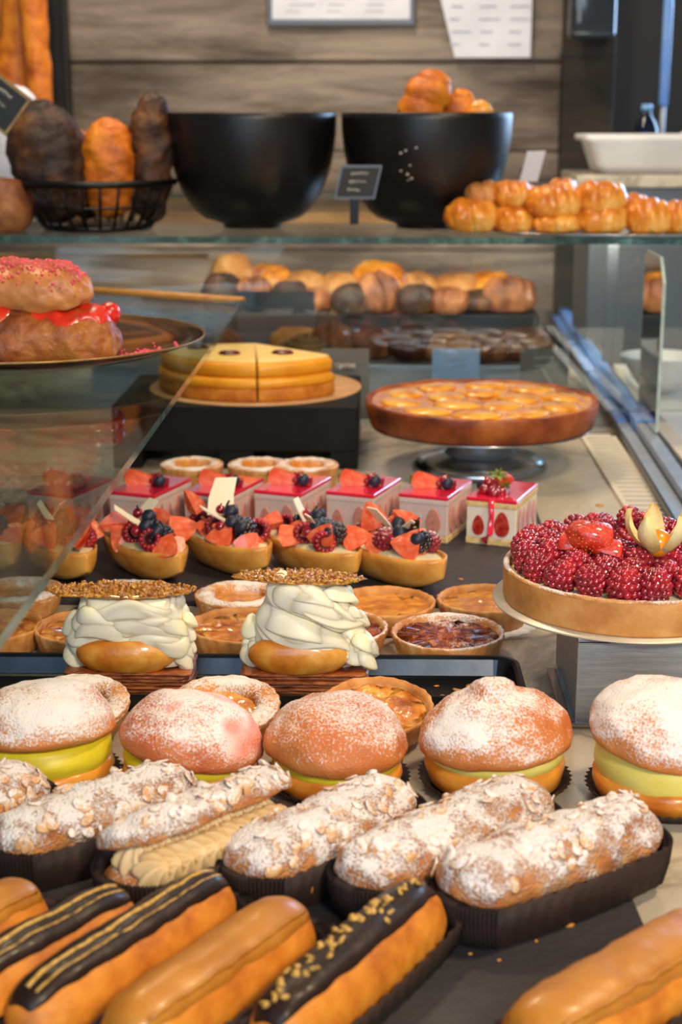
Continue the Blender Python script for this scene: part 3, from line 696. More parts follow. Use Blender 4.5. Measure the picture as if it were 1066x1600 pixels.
# ------------------------------------------------------------ raspberry tart on its stand
def rasp_tart():
    cx_, cy_, z = .186, 1.108, .067
    st = thing('steel_riser', 'brushed steel box riser under the raspberry tart', 'cake stand', (.139, 1.019, 0))
    MB().add(*box(0, .16, 0, .002, .002, .064, .0006)).build('front_panel', steel, st, False)
    MB().add(*box(-.001, .001, .0, .125, .002, .064, .0006)).build('side_panel', steel, st, False)
    MB().add(*box(-.001, .161, .0, .125, .062, .066, .0006)).build('top_panel', steel, st, False)
    MB().add(*box(.159, .161, .0, .125, .002, .064, .0006)).build('side_panel', steel, st, False)
    MB().add(*box(-.004, .163, -.003, .002, 0, .0035, .001)).build('base_rail', steel_bright, st, False)
    MB().add(*box(-.010, -.004, -.002, .105, 0, .0055, .001)).build('base_rail', steel_bright, st, False)
    MB().add(*lathe([(.05, 0), (.1010, 0), (.1015, .0008), (.1010, .0016), (.05, .0016)], 96)).build('cake_board', gold_card, None, True, (cx_, cy_, z-.001))
    tag(COL.objects[-1], 'round card cake board under the raspberry tart', 'cake board')
    t = thing('raspberry_tart', 'large glazed raspberry tart decorated with strawberries and a physalis', 'tart', (cx_, cy_, z+.0008))
    r = .094
    def nf(a, i, rr, zz): q = nz((cos(a)*rr, sin(a)*rr, zz), 60, 3); return rr*(1+.006*q), zz+.0006*q*(i > 2)+(.0008*nz((cos(a)*8, sin(a)*8, 0), 2, 5) if i >= 3 else 0)
    m = MB(); m.add(*lathe([(r*.5, 0), (r*.985, 0), (r*.995, .002), (r, .0235), (r*.995, .0252), (r*.965, .0255), (r*.95, .0235), (r*.94, .019), (r*.4, .018)], 160, nf)); 
    m.build('pastry_crust', crust_tan, t)
    rs = [[(q*r*cos(a), q*r*sin(a), zz+.0005*nz((cos(a)*14, sin(a)*14, q*30), 2)) for a in [2*pi*j/120 for j in range(120)]] for q, zz in ((1.0, .0246), (.995, .0262), (.965, .0266), (.95, .0250))]
    MB().add(*rings(rs, False, False)).build('sugared_rim', shell_dust, t)
    MB().add(*lathe([(r*.945, .0205), (r*.9, .022), (r*.5, .024), (.001, .025)], 72, lambda a, i, rr, zz: (rr, zz+.001*nz((cos(a)*rr, sin(a)*rr, 0), 70)))).build('custard_filling', custard_pale, t)
    rr = random.Random(5)
    for rad, n, z0, tl in ((.0785, 20, .031, .13), (.058, 15, .033, .3), (.038, 10, .036, .4), (.021, 7, .035, .5), (0.0, 1, .036, 0)):
        for k in range(n):
            a = 2*pi*(k+.3)/n+rr.uniform(-.05, .05)+rad*20; q = rad+rr.uniform(-.002, .002)
            x, y = q*cos(a), q*sin(a)
            if rad < .05 and -.045 < x < .045 and y < .0 and abs(x+.0) < .03 and rad < .035: pass
            inst(ME['raspberry_glazed'], 'raspberry', t, (x, y, z0+rr.uniform(-.0015, .002)), (pi+rr.gauss(0, tl), rr.gauss(0, tl), rr.random()*6), rr.uniform(.9, 1.08))
    for loc, rot, sc, nm in (((-.040, -.012, .050), (R(80), R(10), R(10)), .95, 's'), ((-.022, -.024, .050), (R(60), R(-30), R(-50)), .92, 's'), ((-.054, -.014, .044), (R(85), 0, R(60)), .85, 'h'), ((-.012, -.03, .042), (R(75), 0, R(-80)), .8, 'h')):
        o = inst(ME['strawberry'] if nm == 's' else ME['half'], 'strawberry' if nm == 's' else 'strawberry_half', t, loc, rot, sc)
        if nm == 's': inst(ME['calyx'], 'calyx', o, (0, 0, .001), (pi, 0, 0), 1.0)
    # physalis
    pc = Vector((.014, -.034, .050))
    p = thing('physalis', '', '', pc); del p['label']; del p['category']; p.parent = t
    MB().add(*ico(.0105, 3)).build('physalis_berry', physalis, p, loc=(0, 0, .002))
    for k in range(5):
        a = 2*pi*k/5+.35; V = []; Fc = []
        for i in range(13):
            u = i/12; w = .0085*sin(pi*min(1, u*.93+.03))**.8; rad = .004+.022*sin(u*1.9); zz = -.007+.034*u**1.2
            for j in range(7):
                s = -1+2*j/6; V.append((rad-.004*s*s+.0006*nz((u*5, s*3, k), 2), w*s, zz+.001*abs(s)))
        for i in range(12):
            for j in range(6): Fc.append((i*7+j, i*7+j+1, (i+1)*7+j+1, (i+1)*7+j))
        nV = len(V); V2 = V+[(x-.0005, y, z_+.0003) for x, y, z_ in V]; F2 = Fc+[tuple(reversed([i+nV for i in q])) for q in Fc]
        MB().add(V2, F2).build('husk_petal', husk, p, rot=(0, 0, a), sc=.95)
    for loc in ((.004, .028, .052), (.016, .018, .050), (-.022, .03, .046)):
        inst(ME['raspberry_glazed'], 'raspberry', t, loc, (2.6, .3, 1), .85)
rasp_tart()

# ------------------------------------------------------------ fruit boats
def boat(X, Y, ang, label, seed, L=.135, W=.054, dusted=False):
    t = thing('fruit_boat', label, 'fruit tart', (X, Y, .006), ang, 'boat shaped fruit tarts on the back slate')
    hgt = .031
    def sec(u):  # u -1..1
        w = W/2*(1-abs(u)**2.5)**.62; return w
    rs = []; n = 40
    for i in range(n+1):
        u = -cos(pi*i/n)*.998; w = sec(u); keel = .0005+.016*abs(u)**3.0; top = hgt+.004*abs(u)**2
        ring = []
        for j in range(17):
            a = pi+pi*j/16; ring.append((u*L/2, w*cos(a), top+(top-keel)*max(-1, sin(a)*1.15)))
        for j in range(17):
            a = 2*pi-pi*j/16; ww = max(0, w-.0028); ring.append((u*L/2*.985, ww*cos(a), top-.0005+(.008)*sin(a)))
        rs.append(ring)
    v, f = rings(rs); 
    v = [(x+.0008*nz((x, y, z), 60, seed), y+.0008*nz((y, x, z), 60, seed), z) for x, y, z in v]
    MB().add(v, f).build('pastry_boat', shellW, t)
    rs = []
    for i in range(n+1):
        u = -cos(pi*i/n)*.97; w = max(.0005, sec(u)-.003); rs.append([(u*L/2, w*cos(pi*j/12), hgt-.003+.007*(w/(W/2))*sin(pi*j/12)+.0006*nz((u*4, j, 0), 1)) for j in range(13)])
    MB().add(*rings(rs, False, False, False)).build('custard_filling', custard_pale, t)
    rr = random.Random(seed)
    rb = 'raspberry_dusted' if dusted else 'raspberry'
    z = hgt+.008
    # viewer sits on the -x end (near end); fruit along the boat
    items = [('wedge', -.043, -.004, 0, (R(25), R(-75), R(30))), (rb, -.035, -.013 if seed % 2 else .012, .002, (R(60), R(-50), .4)), ('wedge', -.030, .013 if seed % 2 else -.012, .002, (R(50), R(-60), R(-40))),
             ('blackberry', -.020, 0, .006, (R(60), 0, 1)), ('wedge_thin', -.012, -.015, .003, (R(80), R(-30), R(30))), ('blueberry', -.024, .008, .006, (0, .3, 0)),
             (rb, -.004, .012, .003, (R(40), R(-40), 0)), ('half', .006, -.010, .003, (R(70), R(-20), R(60))), ('blueberry', -.004, -.004, .009, (0, .3, 0)),
             ('wedge', .016, .008, .004, (R(60), R(30), R(100))), ('blackberry', .024, -.008, .002, (R(90), .4, 1)), (rb, .034, .004, .0, (R(60), 0, 2)), ('wedge_thin', .030, .012, .004, (R(40), R(40), 2)),
             ('wedge', -.046, .010, .001, 0), ('wedge', -.006, -.018, .002, 0), ('blackberry', -.034, 0, .006, 0), ('wedge', .004, .016, .003, 0), ('redcurrant', .012, -.001, .010, (0, 0, 0)), ('blueberry', -.040, .006, .004, (0, .3, 0)), ('redcurrant', -.016, .016, .003, (0, 0, 0))]
    names = {'wedge': 'strawberry_wedge', 'wedge_thin': 'strawberry_wedge', 'half': 'strawberry_half', 'raspberry': 'raspberry', 'raspberry_dusted': 'raspberry', 'blackberry': 'blackberry', 'blueberry': 'blueberry', 'redcurrant': 'redcurrant'}
    cam_l = Vector((0, -1, .38)).normalized(); cam_l.rotate(Euler((0, 0, -ang)))
    def face(n, upv):
        yv = -n.normalized(); zv = (upv-yv*upv.dot(yv)).normalized(); xv = yv.cross(zv)
        return Matrix((xv, yv, zv)).transposed().to_euler()
    for k, x, y, dz, rot in items:
        if 'wedge' in k or k == 'half':
            n = (cam_l+Vector((rr.uniform(-.6, .6), rr.uniform(-.6, .6), rr.uniform(-.1, .7)))); rot = face(n, Vector((rr.uniform(-1, 1), rr.uniform(-1, 1), rr.uniform(-.7, .3)))); dz += .004
        elif k == rb:
            rot = (cam_l+Vector((rr.uniform(-.3, .3), rr.uniform(-.3, .3), rr.uniform(-.1, .5)))).to_track_quat('Z', 'Y').to_euler()
        w = sec(x/(L/2)); y = max(-w+.006, min(w-.006, y))
        rot = rot or (1, .4, seed)
        inst(ME[k], names[k], t, (x+rr.uniform(-.002, .002), y, z+dz-.002+rr.uniform(0, .002)), tuple(q+rr.uniform(-.2, .2) for q in rot), rr.uniform(.98, 1.14))
    sh = [('wshard', .008, .0, .014, (R(55), R(10), R(20)+seed)), ('wshard2', -.012, .006, .014, (R(35), R(-20), R(-60)+seed*.7)), ('dstick', .014, -.006, .012, (.3, .3, seed))]
    if dusted: sh += [('dshard', -.028, .002, .012, (R(60), 0, R(70))), ('wshard2', -.004, 0, .016, (R(15), 0, R(85))), ('dshard', -.012, -.006, .013, (R(50), R(10), R(120)))]
    for k, x, y, dz, rot in sh:
        inst(ME[k], {'w': 'white_chocolate_piece', 'd': 'dark_chocolate_piece'}[k[0]] if k != 'dstick' else 'chocolate_stick', t, (x, y, z+dz-.006), rot, 1.6 if (seed == 73 and k == 'wshard') else 1.0)
    return t
def bp(px, py, ang, label, seed, **k):
    ang += R(12); L = k.get('L', .135); p = at(px, py, .02); boat(p.x-(cos(ang))*(L/2-.012)*-1, p.y-(sin(ang))*(L/2-.012)*-1, ang, label, seed, **k)
bp(128, 893, R(112), 'boat shaped fruit tart partly behind the glass shelf edge', 71)
bp(272, 893, R(115), 'boat shaped fruit tart behind the left whipped cream cake', 72)
bp(405, 884, R(117), 'boat shaped fruit tart with a broad white chocolate piece', 73)
bp(545, 893, R(117), 'boat shaped fruit tart right of the tall cream swirl', 74)
bp(678, 904, R(119), 'boat shaped fruit tart with dusted raspberries and dark chocolate, rightmost of its row', 75, dusted=True)
bp(10, 880, R(112), 'boat shaped fruit tart seen only through the glass shelf', 76)

# ------------------------------------------------------------ strawberry cakes
def slice_shape(w, h):
    pts = []
    for i in range(21):
        a = 2*pi*i/20; x = sin(a); z = -cos(a); 
        pts.append((x*w/2*(1-.38*(z+1)/2), (z+1)/2*h))
    return pts
def straw_cake(X, Y, ang, label, seed, last=False, w=.052, d=.082):
    t = thing('strawberry_cake', label, 'cake', (X, Y, .006), ang, 'strawberry layer cakes on the back slate')
    b = .0012; mm = mousse if last else mousse_lit_pink
    MB().add(*box(0, w, 0, d, 0, .0065, b)).build('sponge_base', sponge, t, False)
    MB().add(*box(.0006, w-.0006, .0006, d-.0006, .0065, .038, b)).build('cream_layer', mm, t, False)
    MB().add(*box(0, w, 0, d, .038, .0435, b)).build('sponge_top', sponge if last else mm, t, False)
    MB().add(*box(0, w, 0, d, .0435, .0475, b)).build('red_glaze', red_glaze, t, False)
    def sl(x, hw, hh, face, m):
        pts = slice_shape(hw, hh); V = [(p, -.0006, q) for p, q in pts]+[(p*.9, -.0016, q*.95+hh*.02) for p, q in pts]; n = len(pts)
        Fc = [tuple(range(n, 2*n))]+[(i, (i+1) % n, n+(i+1) % n, n+i) for i in range(n)]
        o = MB().add(V, Fc).build('strawberry_slice', m, t, False)
        if face == 0: o.location = (x, .0006, .009)
        else: o.location = (w-.0006, x, .009); o.rotation_euler = (0, 0, pi/2)
    m1 = straw_face if last else straw_pale
    for x, hw, hh in ((.013, .015, .021), (.037, .019, .026)): sl(x, hw, hh, 0, m1)
    for x, hw, hh in ((.013, .016, .028), (.031, .015, .024), (.049, .017, .028), (.068, .014, .024)): sl(x, hw, hh, 1, straw_pale if last else straw_pale)
    if last:
        MB().add(*tube([(.026, -.0006, .046), (.027, -.0012, .03), (.026, -.0016, .012), (.020, -.002, .0045)], [.003, .0026, .003, .0045], 8)).build('glaze_drip', red_glaze, t)
        for k, (x, y, z) in enumerate(((.012, .018, .047), (.021, .014, .047), (.017, .024, .0475), (.026, .022, .047), (.020, .020, .055), (.029, .016, .047), (.030, .03, .0475), (.012, .028, .047))):
            inst(ME['redcurrant'], 'redcurrant', t, (x, y, z), (.2*k, .3, k), 1.15)
        o = inst(ME['half'], 'strawberry_half', t, (.030, .038, .051), (R(60), R(30), R(200)), .85); inst(ME['calyx'], 'calyx', o, (0, .003, .001), (pi, 0, 0), 1.1)
        inst(ME['calyx'], 'calyx', t, (.024, .030, .064), (.3, .2, 0), 1.3); inst(ME['blueberry'], 'blueberry', t, (.008, .030, .047), (0, 0, 0), .9)
    else:
        o = inst(ME['half'], 'strawberry_half', t, (.012, .020, .0485), (R(-90), R(0), R(-70)), 1.05)
        o.rotation_euler = (R(-18), R(98), R(8)); o.scale = (.72, .85, 1.2)
        o.location = (.006, .022, .0570)
        inst(ME['calyx'], 'calyx', o, (0, .004, .001), (pi, 0, 0), 1.0)
        inst(ME['blueberry'], 'blueberry', t, (.040, .034, .0475), (0, 0, 0), 1.0)
        for k in range(3): inst(ME['redcurrant'], 'redcurrant', t, (.030+.005*k, .038-.004*(k % 2), .0475+.004*(k == 1)), (0, .4*k, 0), 1.1)
    return t
labs = ['strawberry layer cake at the left by the glass shelf edge', 'strawberry layer cake behind the broad white chocolate piece', 'strawberry layer cake, third from the left by the black riser',
        'strawberry layer cake just below the right end of the black riser', 'strawberry layer cake next to the one with redcurrants', 'strawberry layer cake with redcurrants and a red glaze drip, nearest the vent']
for k, (px, py) in enumerate(((172, 838), (288, 838), (397, 836), (509, 838), (622, 842), (727, 848))):
    p = at(px, py, .006); straw_cake(p.x, p.y, R(-20), labs[k], k, k == 5)
p = at(45, 838, .006); straw_cake(p.x, p.y, R(-20), 'strawberry layer cake seen only through the glass shelf', 9)
# round pastries behind the cakes
for k, px in enumerate((300, 405, 480)):
    tartlet(aty(px, 730, 1.715).x, 1.715, .036, ['pale tartlet behind the strawberry cakes, under the black riser, on the left', 'pale tartlet behind the strawberry cakes, middle of the three at the black riser', 'pale tartlet behind the strawberry cakes, nearest the apple tart'][k], 80+k, 'dusted', group='tartlets behind the strawberry cakes', h=.03)

# ------------------------------------------------------------ apple tart on pedestal
def apple_tart():
    cx_, cy_ = .121, 1.845
    st = thing('pedestal_stand', 'low silver pedestal stand under the apple tart', 'cake stand', (cx_, cy_, 0))
    MB().add(*lathe([(.04, .0005), (.082, .0005), (.083, .003), (.079, .010), (.066, .015), (.05, .018), (.03, .02)], 80)).build('foot', steel_bright, st)
    MB().add(*lathe([(.05, .015), (.042, .02), (.035, .034), (.05, .045), (.06, .0465)], 60)).build('stem', steel, st)
    MB().add(*lathe([(.03, .046), (.09, .047), (.132, .0515), (.134, .053), (.132, .0542), (.03, .0535)], 96)).build('plate', steel_bright, st)
    t = thing('apple_tart', 'large baked apple tart with browned apple slices on the silver stand', 'tart', (cx_, cy_, .0545))
    r = .142
    def nf(a, i, rr, zz): q = nz((cos(a)*rr, sin(a)*rr, zz), 35, 9); return rr*(1+.010*q), zz+.0016*q*(i > 2)
    MB().add(*lathe([(r*.5, 0), (r*.93, 0), (r*.955, .002), (r*.985, .018), (r, .029), (r*.99, .0315), (r*.96, .031), (r*.93, .027), (r*.5, .026)], 140, nf)).build('pastry_crust', crust, t)
    rs = []
    for i in range(40):
        q = 1-i/40; rs.append([(q*r*.965*cos(a), q*r*.965*sin(a), .0285+.0026*nz((q*r*cos(a), q*r*sin(a), 0), 30, 4)+.001*nz((q*r*cos(a), q*r*sin(a), 0), 110, 4)) for a in [2*pi*j/120 for j in range(120)]])
    MB().add(*rings(rs, False, True)).build('baked_filling', apple_top, t)
    for ring_r, n in ((.100, 10), (.046, 5)):
        for k in range(n):
            a = 2*pi*k/n+.2; V = []; L_, W_ = (.060, .046)
            rs = [[(L_/2*q*cos(b), W_/2*q*sin(b), zz+.001*nz((q*cos(b), q*sin(b), k), 3)) for b in [2*pi*j/28 for j in range(28)]] for q, zz in ((1, 0), (.97, .002), (.8, .0038), (.4, .0050), (.05, .0053))]
            MB().add(*rings(rs)).build('apple_slice', apple_slice, t, loc=(ring_r*cos(a), ring_r*sin(a), .0282), rot=(0, 0, a+pi/2+.4))
apple_tart()

# ------------------------------------------------------------ cheesecake on black riser
cake_base = mat('cake_base', ['#b0601a', '#cc7c22', '#dc9430'], 60, .6, .4, 200)
def cheesecake():
    st = thing('black_riser', 'black box riser under the yellow layer cake', 'cake stand', (-.178, 1.94, 0))
    MB().add(*box(-.15, .149, -.115, .115, .022, .078, .002)).build('riser_box', black_plastic, st, False)
    for x0, x1 in ((-.15, -.115), (-.02, .022), (.115, .149)):
        MB().add(*box(x0, x1, -.113, .11, 0, .022, .001)).build('riser_foot', black_plastic, st, False)
    cc = Vector((-.163, 1.958, .079))
    MB().add(*lathe([(.05, 0), (.136, 0), (.1365, .001), (.136, .002), (.05, .002)], 96)).build('cake_board', cardboard, None, True, (cc.x+.0, cc.y, .078))
    tag(COL.objects[-1], 'round brown cake board on the black riser', 'cake board')
    labs = ['yellow layer cake slice, rightmost, with a dark jam spot', 'yellow layer cake slice in the middle with a dark jam spot', 'yellow layer cake slice at the left, mostly behind the glass shelf edge']
    for k, (a1, a0) in enumerate(((-33, -84), (-85, -136), (-137, -188))):
        t = thing('cake_slice', labs[k], 'cake slice', (cc.x, cc.y, .080), 0, 'slices of the yellow layer cake'); t.scale = (1, 1, 1.4)
        A0, A1 = R(a0), R(a1); r = .124
        nf = lambda a, i, rr, zz: (rr*(1+.006*nz((cos(a)*6, sin(a)*6, zz*90), 1, 2)), zz)
        MB().add(*lathe([(.0005, 0), (r*.97, 0), (r, .003), (r, .010), (r*.985, .012), (.0005, .012)], 30, nf, A0, A1)).build('sponge_base', cake_base, t)
        MB().add(*lathe([(.0005, .012), (r*.985, .012), (r*1.01, .015), (r*1.0, .019), (r*.96, .0215), (.0005, .0215)], 30, nf, A0, A1)).build('lemon_layer', yolk, t)
        MB().add(*lathe([(.0005, .0215), (r*.93, .0215), (r*.975, .024), (r*.975, .031), (r*.94, .0345), (.0005, .038)], 30, nf, A0, A1)).build('top_layer', yolk, t)
        MB().add(*lathe([(.0005, .0375), (r*.935, .0335), (r*.94, .0352), (r*.91, .0363), (.0005, .0395)], 30, nf, A0, A1)).build('icing', icing, t)
        am = (A0+A1)/2; MB().add(*lathe([(.002, .000), (.012, .000), (.013, .0012), (.010, .003), (.002, .0036)], 30)).build('jam_spot', jamdot, t, loc=(.075*cos(am), .075*sin(am), .0368), sc=(1.1, .9, 1))
cheesecake()

# ------------------------------------------------------------ vents, channel, glass
def vent(x0, x1, y0, y1, label, n):
    t = thing('vent_grille', label, 'vent', ((x0+x1)/2, (y0+y1)/2, 0)); w = (x1-x0)/2; d = (y1-y0)/2
    MB().add(*box(-w*.8, w*.8, -d+.004, d-.004, .0002, .0012)).build('vent_slot', vent_dark, t, False)
    m = MB()
    for s in (-1, 1): m.add(*box(s*w-.006 if s > 0 else -w, w if s > 0 else -w+.006, -d, d, 0, .004))
    m.add(*box(-w, w, -d, -d+.01, 0, .004)); m.add(*box(-w, w, d-.01, d, 0, .004)); m.build('vent_frame', vent_m, t, False)
    step = 2*(d-.01)/n
    for k in range(n):
        yy = -d+.01+step*k; MB().add(*box(-w+.005, w-.005, yy+step*.42, yy+step, .001, .0038)).build('slat', vent_m, t, False)
vent(.266, .312, 1.46, 2.03, 'cream slotted air vent running along the right side of the counter', 26)
vent(-.47, -.40, 1.2, 1.6, 'cream slotted air vent at the left, seen through the glass shelf', 18)
reflection_blue = mat('painted_blue_reflection', ['#5c98f4', '#9cc6ff'], 14, .3, coat=.3)  # blue window reflection put into the colour of the metal
t = thing('glass_channel', 'metal channel with painted blue reflections running along the right of the counter', 'glass channel', (.333, 2.2, 0), R(-1.6))
MB().add(*box(-.012, .030, -1.0, 1.08, 0, .005, .001)).build('channel_base', alu_dark, t, False)
MB().add(*box(-.012, -.009, -1.0, 1.08, .005, .014, .0006)).build('channel_lip', alu_dark, t, False)
MB().add(*box(.030, .033, -1.0, 1.08, .005, .022, .0006)).build('channel_lip', alu_dark, t, False)
MB().add(*box(-.007, .009, -1.0, -.12, .005, .010, .0004)).build('channel_insert', alu, t, False)
for y0, y1 in ((-.10, .06), (.09, .30), (.33, .62), (.66, 1.05)): MB().add(*box(-.007, .009, y0, y1, .005, .010, .0004)).build('reflection_strip', reflection_blue, t, False)
MB().add(*box(.012, .030, -.16, 1.07, .005, .022, .0008)).build('reflection_strip', reflection_blue, t, False)
MB().add(*box(.012, .030, -1.0, -.17, .005, .020, .0008)).build('channel_insert', alu, t, False)
tag(MB().add(*box(-.012, .012, -.5, 1.1, 0, .006, .002)).build('trim_strip', vent_m, None, False, (.385, 2.05, 0)), 'cream trim strip outside the metal channel', 'trim strip')
def pane(name, pts, z0, z1, label, parts=True, m=glass_m):
    """glass sheet with coloured polished edges"""
    c = sum((Vector((x, y)) for x, y in pts), Vector((0, 0)))/len(pts); t = thing(name, label, 'glass', (c.x, c.y, z0))
    P = [(x-c.x, y-c.y) for x, y in pts]; n = len(P); v, f = prism(P, 0, z1-z0)
    MB().add(v, f, 0).build('glass_sheet', m, t, False) if False else None
    V, Fc = v, f; a = MB(); a.v = list(V); a.f = Fc[:2]; a.m = [0, 0]; a.build('glass_sheet', m, t, False)
    e = MB(); e.v = list(V); e.f = Fc[2:]; e.m = [0]*n; e.build('glass_edge', edge_m, t, False); return t
pane('glass_shelf', [(-1.0, .40), (-.172, .40), (-.176, 1.955), (-.38, 2.065), (-1.0, 2.065)], .184, .1905, 'glass shelf on the left carrying the dark plate of eclairs', m=glass_shelf)
tag(MB().add(*tube([(-.178, 1.962, .189), (-.30, 2.02, .190), (-.42, 2.078, .190)], .0052, 10)).build('shelf_trim', gold_wood), 'golden wooden strip along the far end of the left glass shelf', 'trim strip')
pane('glass_shelf', [(-1.0, 2.12), (.9, 2.105), (.9, 2.62), (.36, 2.62), (.36, 3.29), (-1.0, 3.29)], .249, .258, 'long glass shelf with the bowls, basket and croissants', m=glass_shelf)
def vpane(name, axis, a0, a1, pos, z0, z1, label, chamfer=0, th=.006, em=None):
    t = thing(name, label, 'glass', (0, 0, 0))
    if axis == 'x': V = [(a0, 0, 0), (a1, 0, 0), (a1, 0, z1-z0-chamfer), (a1-chamfer, 0, z1-z0), (a0, 0, z1-z0)]; off = (0, th, 0)
    else: V = [(0, a0, 0), (0, a1, 0), (0, a1, z1-z0), (0, a0+chamfer, z1-z0), (0, a0, z1-z0-chamfer)]; off = (th, 0, 0)
    n = 5; W = [(x+off[0], y+off[1], z+off[2]) for x, y, z in V]
    t.location = (0, pos, z0) if axis == 'x' else (pos, 0, z0)
    a = MB(); a.v = V+W; a.f = [tuple(range(5)), tuple(range(9, 4, -1))]; a.m = [0, 0]; a.build('glass_sheet', glass_m, t, False)
    e = MB(); e.v = V+W; e.f = [(i, (i+1) % n, n+(i+1) % n, n+i) for i in range(n)]; e.m = [0]*n; e.build('glass_edge', em or edge_m, t, False); return t
vpane('glass_partition', 'x', -.95, .418, 2.095, .0235, .246, 'upright glass end pane below the long shelf')
vpane('glass_partition', 'y', 1.95, 2.09, .352, .0225, .244, 'upright glass pane standing in the metal channel', chamfer=.03, th=.004, em=edge_pale)
tag(MB().add(*box(-.19, .19, -.006, .006, 0, .006, .001)).build('reflected_strip', gold_wood, None, False, (-.45, 2.3, .212)), 'golden bar added for a strip reflected in the end pane', 'reflection')  # solid bar standing in for a reflection in the end pane

# ------------------------------------------------------------ plate with red éclairs
def red_plate():
    pc = Vector((-.345, 1.47, .1905)); r = .172
    t = thing('dark_plate', 'dark marbled plate with a golden rim on the left glass shelf', 'plate', pc)
    MB().add(*lathe([(.05, .0005), (.085, .0005), (.10, .002), (.14, .010), (r, .0205), (r+.001, .0218), (r-.001, .0225), (.14, .0135), (.10, .0055), (.03, .0045)], 120)).build('plate_dish', plate_m, t)
    MB().add(*tube([((r+.0005)*cos(2*pi*k/120), (r+.0005)*sin(2*pi*k/120), .0222) for k in range(120)], .0011, 6, True)).build('gilded_rim', plate_rim, t)
    cr = MB(); rr = random.Random(8)
    for k in range(60):
        x = rr.gauss(.115, .014); y = rr.gauss(-.045, .028); d = sqrt(x*x+y*y)
        if d > r-.01: continue
        z = .0055+max(0, (d-.10))*.205
        cr.add(*ico(rr.uniform(.0012, .0026), 1), 0, Matrix.Translation((x, y, z+.001)))
    o = cr.build('pink_sugar_crumbs', pinksugar, None, True, pc); tag(o, 'pink sugar crumbs scattered on the dark plate', 'crumbs', kind='stuff')
    for k, (end, y, z, lab, ang, W_, Hh) in enumerate((((188, 0), 1.40, .006, 'lower red filled eclair lying on the dark plate', R(6), .075, .056), ((150, 0), 1.415, .054, 'upper eclair topped with pink sugar, resting on another', R(-7), .066, .048))):
        L_ = .19; xr = aty(end[0], 500, y).x; c = Vector((xr-cos(ang)*L_/2, y-sin(ang)*L_/2*0, pc.z+z))
        e = thing('raspberry_eclair', lab, 'eclair', c, ang, 'red eclairs on the dark plate')
        fn = body_fn(L_, W_, Hh, 90+k, .004, e=5, q=2.0, lo=-.6, zc=Hh*.36)
        MB().add(*body_mesh(fn, 80, 60, 0)).build('pastry', bread_top[k], e)
        if k == 1:
            m = MB()
            for i in range(900):
                tt_ = rr.uniform(-1, .92); a = R(90+rr.gauss(5, 30)); m.add(*ico(rr.uniform(.0006, .0017), 1), 0, Matrix.Translation(fn(tt_, a, .0004)))
            o = m.build('pink_sugar_topping', pinksugar, e); o['kind'] = 'stuff'
            MB().add(*strip_on(fn, .93, R(92), R(34), .0008, seed=9, wob=.9)).build('pink_icing', mat('pink_icing', ['#8c3a24', '#b04834', '#a85a38'], 90, .6, .8, 300), e)
        else:
            MB().add(*strip_on(fn, .93, R(66), R(62), .0022, seed=4, wob=.7)).build('red_coulis', redjam_mix, e)
            m = MB()
            for i, (u, a) in enumerate(((.80, -62), (.60, -78), (.35, -95), (.86, -20))):
                q = fn(u, R(a+90), .0); m.add(*[([(x+.001*nz((x, y_, z_), 300, i), y_, z_) for x, y_, z_ in ico(.011, 3)[0]]), ico(.011, 3)[1]], 0, Matrix.Translation(q))
            m.build('raspberry_piece', redjam, e)
bread_top = [mat('red_choux_low', ['#5a2612', '#98501c', '#b8752e'], 28, .5, .8, 90, coat=.05, bdist=.004), mat('red_choux_top', ['#9a4e22', '#b9733c', '#cc8c50'], 34, .4, .4, 130)]
redjam_mix = mat('red_coulis', ['#9a4a14', '#b8240c', '#d62a12', '#b06020'], 45, .3, .8, 90, coat=.3)
red_plate()

# ------------------------------------------------------------ back shelf: bowls, basket, croissants
def bowl(px, Y, r, label):
    X = aty(px, 270, Y).x
    t = thing('black_bowl', label, 'bowl', (X, Y, .258), 0, 'black bowls on the glass shelf')
    h = .163; P = []
    for k in range(20):
        u = k/19; P.append((r*(.35+.65*sqrt(1-(1-u)**2.2)), .006+(h-.006)*u))
    P = [(r*.2, 0), (r*.34, 0), (r*.35, .004)]+P; inner = [(a-.004, b+.003 if b < h-.01 else b) for a, b in reversed(P[3:])]
    MB().add(*lathe(P+[(r-.001, h+.001)]+[(r-.003, h+.0005)]+inner[1:]+[(.02, .012)], 96)).build('bowl_body', bowl_m, t)
    return t
b1 = bowl(394, 2.30, .124, 'black round bowl left of the price sign, empty looking')
b2 = bowl(666, 2.30, .124, 'black round bowl with golden rolls showing above its rim')
# small flour marks on second bowl
m = MB(); rr = random.Random(2)
for k in range(9):
    a = -pi/2-.22+rr.uniform(-.12, .08); z = rr.uniform(.055, .12); u = (z-.006)/.152; q = .124*(.35+.65*sqrt(1-(1-u)**2.2))+.0005
    m.add(*ico(rr.uniform(.001, .002), 1, (1.4, .4, 1)), 0, Matrix.Translation((q*cos(a), q*sin(a), z)))
m.build('flour_marks', chalk, b2)
def roll(name, X, Y, Z, L, W, Hh, m, label, cat, ang=0, seed=0, group=None, rot=None, ridges=0, e=3.2, bend=0, rough=.003):
    fn0 = body_fn(L, W, Hh, seed, rough, e=e, q=1.8, lo=-.75, zc=Hh*.42, bend=bend)
    def fn(t, a, off=0):
        p = fn0(t, a, off)
        if ridges:
            s = abs(sin(ridges*pi*t*.5+.6*sin(a))); k = .89+.13*s**.6; c = Vector((p.x, bend*t*t, Hh*.4)); p = c+(p-c)*k
        return p
    o = MB().add(*body_mesh(fn, 60 if ridges else 44, 32, -1 if rot else 0)).build(name, m, None, True, (X, Y, Z), rot or (0, 0, ang))
    return tag(o, label, cat, group)
r0 = b2.location
